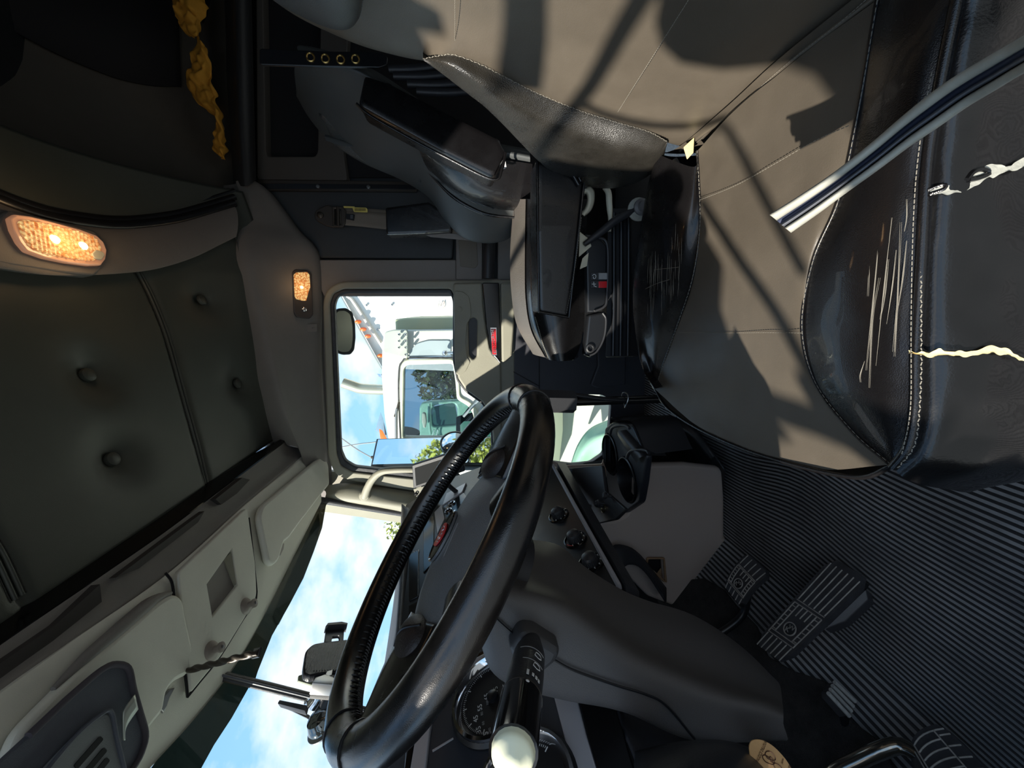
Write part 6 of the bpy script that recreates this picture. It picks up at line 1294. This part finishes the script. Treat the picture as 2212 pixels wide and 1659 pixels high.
# white truck parked alongside
NT_ = thing('parked_truck', 'white sleeper truck parked alongside, seen through the passenger window', 'truck', (-.5, 3.6, -1.2))
fn = yframe(3.5)
win = [(874, 794), (882, 787), (1000, 785), (1062, 785), (1062, 900), (1024, 897), (1012, 880), (987, 866), (1062, 945), (871, 946)]
win = [(873, 796), (880, 788), (978, 785), (984, 824), (987, 862), (1012, 877), (1023, 896), (1026, 946), (871, 946)]
body = [(829, 722), (834, 716), (850, 713), (1000, 711), (1400, 700), (1450, 1180), (1100, 1180), (868, 1060), (850, 1000), (838, 948), (830, 900), (824, 817), (825, 740)]
pplate('cab_side', fn, body, WHITEP, NT_, r=.06, depth=.10, bevel=.02, holes=[rnd([fn.un(*q) for q in win], .03)])
pplate('window_frame', fn, [(863, 796), (872, 779), (884, 775), (982, 774), (992, 822), (994, 856), (1018, 868), (1034, 890), (1036, 954), (864, 954)], CREAMP, NT_, r=.05, depth=.03, bevel=.012, h=.02, holes=[rnd([fn.un(*q) for q in win], .03)])
tube('frame_line', [fn.pt(*fn.un(x, y), .022) for x, y in [(866, 950), (862, 860), (863, 797), (870, 780), (884, 773), (980, 772)]], .007, BLACKP, NT_, seg=6, n=40)
pplate('door_glass', yframe(3.53), win, GLASSD, NT_, depth=.004)
pplate('sleeper_panel', yframe(3.44), [(829, 722), (834, 716), (850, 712), (881, 711), (881, 776), (826, 762)], mat('pale grey green fairing', (176, 184, 174), .4), NT_, r=.03, depth=.03, bevel=.01)
pplate('painted_shade', fn, [(884, 760), (900, 742), (925, 735), (974, 735), (974, 757), (974, 774), (884, 776)], mat('blue grey painted shade', (160, 174, 180), .4), NT_, r=.03, depth=.02, bevel=.004, h=.012)  # blue grey plate painted as the shade on the cab side
tube('panel_seam', [fn.pt(*fn.un(x, y), .03) for x, y in [(880, 712), (880, 776)]], .006, mat('dark seam', (120, 116, 90), .6), NT_, seg=6, n=6)
tube('roof_rail', [fn.pt(*fn.un(x, y), .01) for x, y in [(884, 774), (976, 770)]], .012, CHROME, NT_, seg=8, n=6)
for q in ((863, 722), (877, 722), (863, 736), (877, 736), (863, 750), (877, 750), (877, 765)):
    lathe('chrome_bolt', [(.012, 0), (.012, .03), (.006, .04)], yframe(3.42), *yframe(3.42).un(*q), CHROME, NT_, 12)
lathe('chrome_knob', [(.02, 0), (.026, .03), (.02, .05), (.005, .06)], yframe(3.44), *yframe(3.44).un(961, 762), CHROME, NT_, 16)
tube('chrome_rod', [yframe(3.42).pt(*yframe(3.42).un(x, 762)) for x in (962, 985)], .013, CHROME, NT_, seg=8, n=4)
pplate('sleeper_box', yframe(3.6), [(853, 692), (856, 689), (880, 687), (1100, 684), (1100, 715), (854, 715)], mat('cream sleeper with painted shade', (176, 180, 142), .5), NT_, r=.02, depth=1.2, bevel=.02)  # olive tone carries the shade on the cream sleeper side
# grab rail and mirror arm
tube('grab_rail', [yframe(3.40).pt(*yframe(3.40).un(x, y)) for x, y in [(858, 882), (856, 895), (856, 950)]], .012, STEEL, NT_, seg=8, n=10)
tube('mirror_arm', [yframe(3.40).pt(*yframe(3.40).un(x, y)) for x, y in [(862, 868), (857, 888), (853, 900)]], .01, GUNM, NT_, seg=8, n=10)
# stack, horn, visor, marker
tube('exhaust_stack', PL([(862, 842), (835, 842), (800, 841), (778, 839), (762, 834), (741, 827)], Y=4.1), .055, mat('worn exhaust steel', (190, 186, 168), .3, metal=.7), NT_, seg=16, n=40)
hull('horn', PL([(814, 807), (828, 808), (828, 818), (818, 814)], Y=3.9), PL([(814, 807), (828, 808), (828, 818), (818, 814)], Y=4.0), CHROME, NT_, .004)
hull('sun_visor', PL([(822, 890), (828, 905), (838, 950), (820, 935), (811, 930)], Y=3.7), PL([(822, 890), (828, 905), (838, 950), (820, 935), (811, 930)], Y=4.4), mat('smoky visor', (120, 146, 170), .2), NT_, .004)
hull('marker_lamp', PL([(819, 926), (826, 930), (838, 952), (822, 952)], Y=3.6), PL([(819, 926), (826, 930), (838, 952), (822, 952)], Y=3.66), ORANGE, NT_, .006)
# inside of its cab
tube('steering_wheel_rim', [P(990, 872, Y=3.75)+Vector((math.cos(t)*.10*0-.16*math.cos(t), .2*math.sin(t), .2*math.cos(t)*.8))-Vector((0.05, 0, .16)) for t in [2*math.pi*i/24 for i in range(24)]], .015, BLACKP, NT_, seg=8, closed=True)
tube('driver_headrest', PL([(880, 930), (878, 945), (876, 990)], Y=3.9), .13, DARKV, NT_, seg=14, n=8)
hull('dash', PL([(985, 900), (1060, 880), (1060, 960), (985, 960)], Y=3.7), PL([(985, 900), (1060, 880), (1060, 960), (985, 960)], Y=5.0), BLACKP, NT_, .02)
hull('teal_guard', PL([(994, 918), (1002, 910), (1060, 908), (1060, 990), (996, 990)], Y=3.3), PL([(994, 918), (1002, 910), (1060, 908), (1060, 990), (996, 990)], Y=3.34), TEAL, NT_, .006)
for a, b in (((1001, 900), (1036, 862)), ((1022, 920), (1045, 872)), ((1028, 926), (1050, 882))): tube('trim_stripe', [yframe(3.43).pt(*yframe(3.43).un(*q)) for q in (a, b)], .012, mat('grey stripe', (140, 152, 160), .5), NT_, seg=6, n=4)
hull('red_lamp', PL([(1024, 1018), (1032, 1004), (1036, 1016)], Y=3.3), PL([(1024, 1018), (1032, 1004), (1036, 1016)], Y=3.35), RED, NT_, .002)
# fender seen through the low door window
loft('fender', [PL([(1230, 1010), (1248, 960), (1275, 925), (1318, 905)], Y=3.2), PL([(1240, 1020), (1262, 975), (1288, 950), (1322, 938)], Y=3.05), PL([(1262, 1020), (1282, 990), (1300, 978), (1326, 966)], Y=3.15)], MINT, NT_, n=24, k=5, thick=.02)
hull('step_panel', PL([(1180, 820), (1216, 826), (1216, 930), (1208, 1000), (1180, 1010)], Y=3.3), PL([(1180, 820), (1216, 826), (1216, 930), (1208, 1000), (1180, 1010)], Y=3.5), mat('pale grey green step', (128, 138, 122), .5), NT_, .01)
# mint truck added to stand in for a reflection in that window
MT = thing('reflected_truck', 'mint green truck standing in for a reflection in the white truck window', 'truck', (-1.4, 6.0, -1.2))
fm = yframe(5.6)
pplate('cab_side', fm, [(906, 880), (912, 870), (930, 867), (985, 864), (1060, 860), (1290, 860), (1290, 970), (905, 960)], MINT, MT, r=.05, depth=.1, bevel=.03, holes=[rnd([fm.un(*q) for q in [(932, 884), (938, 876), (980, 871), (987, 880), (989, 918), (934, 922)]], .05)])
pplate('door_glass', yframe(5.63), [(930, 880), (982, 868), (992, 922), (930, 926)], mat('dark green glass', (58, 96, 90), .1), MT, depth=.01)
pplate('mirror', yframe(5.4), [(911, 894), (915, 890), (920, 894), (922, 912), (919, 926), (914, 924), (911, 912)], CREAMP, MT, r=.04, depth=.06, bevel=.02)
tube('grab_rail', [yframe(5.5).pt(*yframe(5.5).un(x, y)) for x, y in [(927, 872), (927, 910), (930, 938)]], .02, MINT, MT, seg=8, n=10)
for x in (938, 946): tube('body_line', [yframe(5.53).pt(*yframe(5.53).un(x, y)) for y in (925, 960)] if x < 0 else [yframe(5.53).pt(*yframe(5.53).un(*q)) for q in ((x, 928), (x-4, 948), (x-2, 955))], .015, mat('pale mint trim', (206, 234, 220), .4), MT, seg=6, n=6)
box('chassis', (-1.7, 5.9, -.45), (1.4, .5, 1.6), BLACKP, MT, .02)
# white trailer behind
TR = thing('white_trailer', 'white box trailer with slanted roof edge behind the parked truck', 'trailer', (1.0, 6.5, -1.2))
tp = [(733, 632), (826, 796), (1200, 810), (1200, 300), (700, 300)]
hull('box_body', PL(tp, Y=6.4), [v+Vector((.0, 2.4, 0)) for v in PL(tp, Y=6.4)], mat('bright white trailer skin', (238, 236, 232), .4), TR, .02)
hull('roof_edge', PL([(733, 632), (826, 796), (823, 799), (730, 631)], Y=6.3), PL([(733, 632), (826, 796), (823, 799), (730, 631)], Y=6.38), mat('grey rail', (150, 158, 158), .4, metal=.4), TR, .005)
tube('side_rail', PL([(749, 640), (762, 650), (822, 742)], Y=6.36), .025, mat('warm white rail', (232, 222, 210), .4), TR, seg=8, n=12)
for q in ((774, 695), (785, 711), (795, 726), (822, 768)): lathe('marker_lamp', [(.032, 0), (.028, .03), (.012, .045)], yframe(6.28), *yframe(6.28).un(*q), ORANGE, TR, 12, sy=1.6)
tube('top_seam', PL([(785, 638), (850, 637), (965, 634)], Y=6.37), .02, STEEL, TR, seg=6, n=10)
for q in ((792, 659), (847, 658), (816, 712)): lathe('rivet', [(.02, 0), (.015, .01)], yframe(6.38), *yframe(6.38).un(*q), STEEL, TR, 10)
fz_ = yframe(6.385); a, b = fz_.un(947, 656); mt = fz_.mtx(a, b, .01)
text('side_print', 'Hercl', mt, .05, mat('dark print', (70, 64, 58), .7), TR, .001)
faint = mat('faint print', (204, 186, 180), .7)
for k_, pts in enumerate((((950, 664), (954, 652), (957, 660)), ((956, 668), (959, 650), (960, 662), (957, 666)))): tube('side_ornament', [fz_.pt(*fz_.un(*q), .008) for q in pts], .006, faint, TR, seg=5, n=16)
mast = tube('mast', [P(802, 988, Y=30), P(802, 988, Y=30)-Vector((0, 0, 14))], .12, BARK, None, seg=8, straight=True); tag(mast, 'distant wooden power pole at the edge of the tall door mirror, carrying cables', 'pole')
# trees, hedge, power lines
def tree(name, label, c, h, w, m, seed, nl=900, ls=.22, grp=None):
    rr = random.Random(seed); o = thing(name, label, 'tree', (c[0], c[1], -1.25), grp); mb = MB()
    for i in range(nl):
        u, v, q = rr.random()*2*math.pi, rr.uniform(-1, 1), rr.random()**.4
        s = math.sqrt(max(0, 1-v*v)); lump = 1+.25*mnoise.noise(Vector((math.cos(u)*s*2, math.sin(u)*s*2, v*2+seed)))
        p = Vector((c[0]+math.cos(u)*s*w*q*lump, c[1]+math.sin(u)*s*w*q*lump, -1.25+h*.58+v*h*.42*q*lump))
        a = Vector((rr.gauss(0, 1), rr.gauss(0, 1), rr.gauss(0, 1))).normalized(); b = a.cross(Vector((rr.gauss(0, 1), rr.gauss(0, 1), rr.gauss(0, 1)))).normalized(); l = ls*rr.uniform(.6, 1.4)
        mb.add([p-a*l, p+b*l*.5, p+a*l, p-b*l*.5], [(0, 1, 2, 3)])
    mb.build('foliage', m, o, smooth=False, stuff=True)
    tube('trunk', [(c[0], c[1], -1.25), (c[0]+.1, c[1], -1.25+h*.3), (c[0], c[1], -1.25+h*.6)], [.2*h/8, .15*h/8, .06], BARK, o, seg=8, n=8)
    return o
tree('broadleaf_tree', 'dark green tree beyond the parked trucks, seen through the white truck window', tuple(P(960, 812, Y=14)), P(896, 812, Y=14).z+1.25, 1.15, LEAFD, 1, 4500, .09)
tree('broadleaf_tree', 'yellow green tree behind the truck, visible as a reflection in the door mirror', (14.0, 5.2, 0), 4.8, 1.4, LEAF, 2, 3000, .12)
tree('broadleaf_tree', 'tree top just above the dash at the right corner of the windshield', tuple(P(900, 1140, X=-17)), P(838, 1140, X=-17).z+1.25, 1.9, LEAF, 3, 4000, .13)
for k_, pts in enumerate((((735, 945), (770, 970), (802, 988)), ((728, 968), (770, 960), (812, 955)))):
    o = tube('power_line', [P(x, y, Y=30+k_) for x, y in pts], .05, mat('cable grey', (150, 150, 150), .6), None, seg=5, n=6)
    tag(o, ('thicker pale power cable slanting across the sky past the door mirror', 'thin power cable crossing the thicker one in the sky')[k_], 'cable')
# our truck's driver door mirror, out of frame: its arms and head shade the seat
def back(p, Yp): t = (Yp-p.y)/(-SUN_DIR.y); return p-SUN_DIR*t
YMIR = -.32
DM = bpy.data.objects.new('mirror_and_shade', None); COL.objects.link(DM); DM.location = (-.75, YMIR, 1.2); struct(DM)  # driver mirror with added unseen plates that shade the cab
fy = Frame((0, YMIR, 0), (1, 0, 0), (0, 0, 1))
def bsh(pts, kind): return [back(v, YMIR) for v in (BP(pts, .0) if kind == 'b' else Zr(pts, .5))]
def bandt(name, pts, r): return tube(name, pts, r, BLACKP, DM, seg=8, n=24)
head = bsh([(1428, -30), (1412, 50), (1424, 100), (1468, 138), (1560, 152), (1692, 140)], 'b')+bsh([(1775, 172), (1860, 80)], 'c')+bsh([(1700, -200), (1480, -200)], 'b')
hull('mirror_head', head, [v+Vector((.01, -.03, 0)) for v in head], BLACKP, DM, .002)
bandt('mirror_arm', bsh([(1420, -60), (1340, 70), (1280, 180), (1255, 215)], 'b')+[bsh([(1170, 330)], 'b')[0]], .012)
bandt('mirror_arm', bsh([(1252, 205), (1300, 236), (1400, 262), (1480, 270), (1540, 262)], 'b')+bsh([(1570, 275), (1650, 420), (1740, 585)], 'c'), .0075)
bandt('mirror_arm', bsh([(1515, 435), (1600, 555), (1690, 690), (1760, 830)], 'c'), .009)
bsh2 = lambda pts: [back(v, YMIR) for v in pts]
for pl_ in (bsh([(480, -400), (760, -400), (840, -20), (906, 43), (968, 74), (903, 70), (936, 130), (900, 200), (700, 110), (480, -20)], 'b'),
            bsh([(1425, 430), (1496, 573), (1589, 831), (1623, 896), (1675, 957), (1560, 975), (1400, 880), (1340, 700), (1360, 480)], 'c'),
            bsh([(1589, 831), (1761, 899), (1712, 800), (1752, 806), (1990, 940), (1960, 1080), (1835, 979), (1623, 896)], 'c'),
            bsh2([v+Vector((0, 0, .02)) for v in lane(-.4, 0)[2:]]+[v-Vector((0, 0, .02)) for v in lane(1.6, 0)[2:]][::-1])):
    hull('shade_bar', pl_, [v+Vector((.01, -.03, 0)) for v in pl_], BLACKP, DM, 0)  # added unseen plates, traced back along the sun from shade on the seat
pt1 = [back(P(x, y, Y=.385), YMIR) for x, y in [(1132, 1282), (1158, 1290), (1152, 1318), (1148, 1340), (1138, 1330)]]
pt2 = [back(P(x, y, Y=.39), YMIR) for x, y in [(1204, 1342), (1262, 1352), (1285, 1372), (1240, 1374), (1198, 1368)]]
plate('wheel_shade_plate', fy, [(-1.26, 1.34), (-.86, 1.34), (-.86, 1.9), (-1.26, 1.9)], BLACKP, DM, depth=.02, holes=[[(v.x, v.z) for v in pt1], [(v.x, v.z) for v in pt2]])  # added unseen plate that keeps the sun off the wheel
print('patch', [tuple(round(q, 2) for q in v) for v in pt1+pt2])
top_ = bsh([(1090, -300), (1090, 60), (1088, 180), (1180, 190), (1180, 60), (1180, -300)], 'b')
hull('shade_bar', top_, [v+Vector((.01, -.03, 0)) for v in top_], BLACKP, DM, .002)  # door window rail, set from its shade band across the seat back
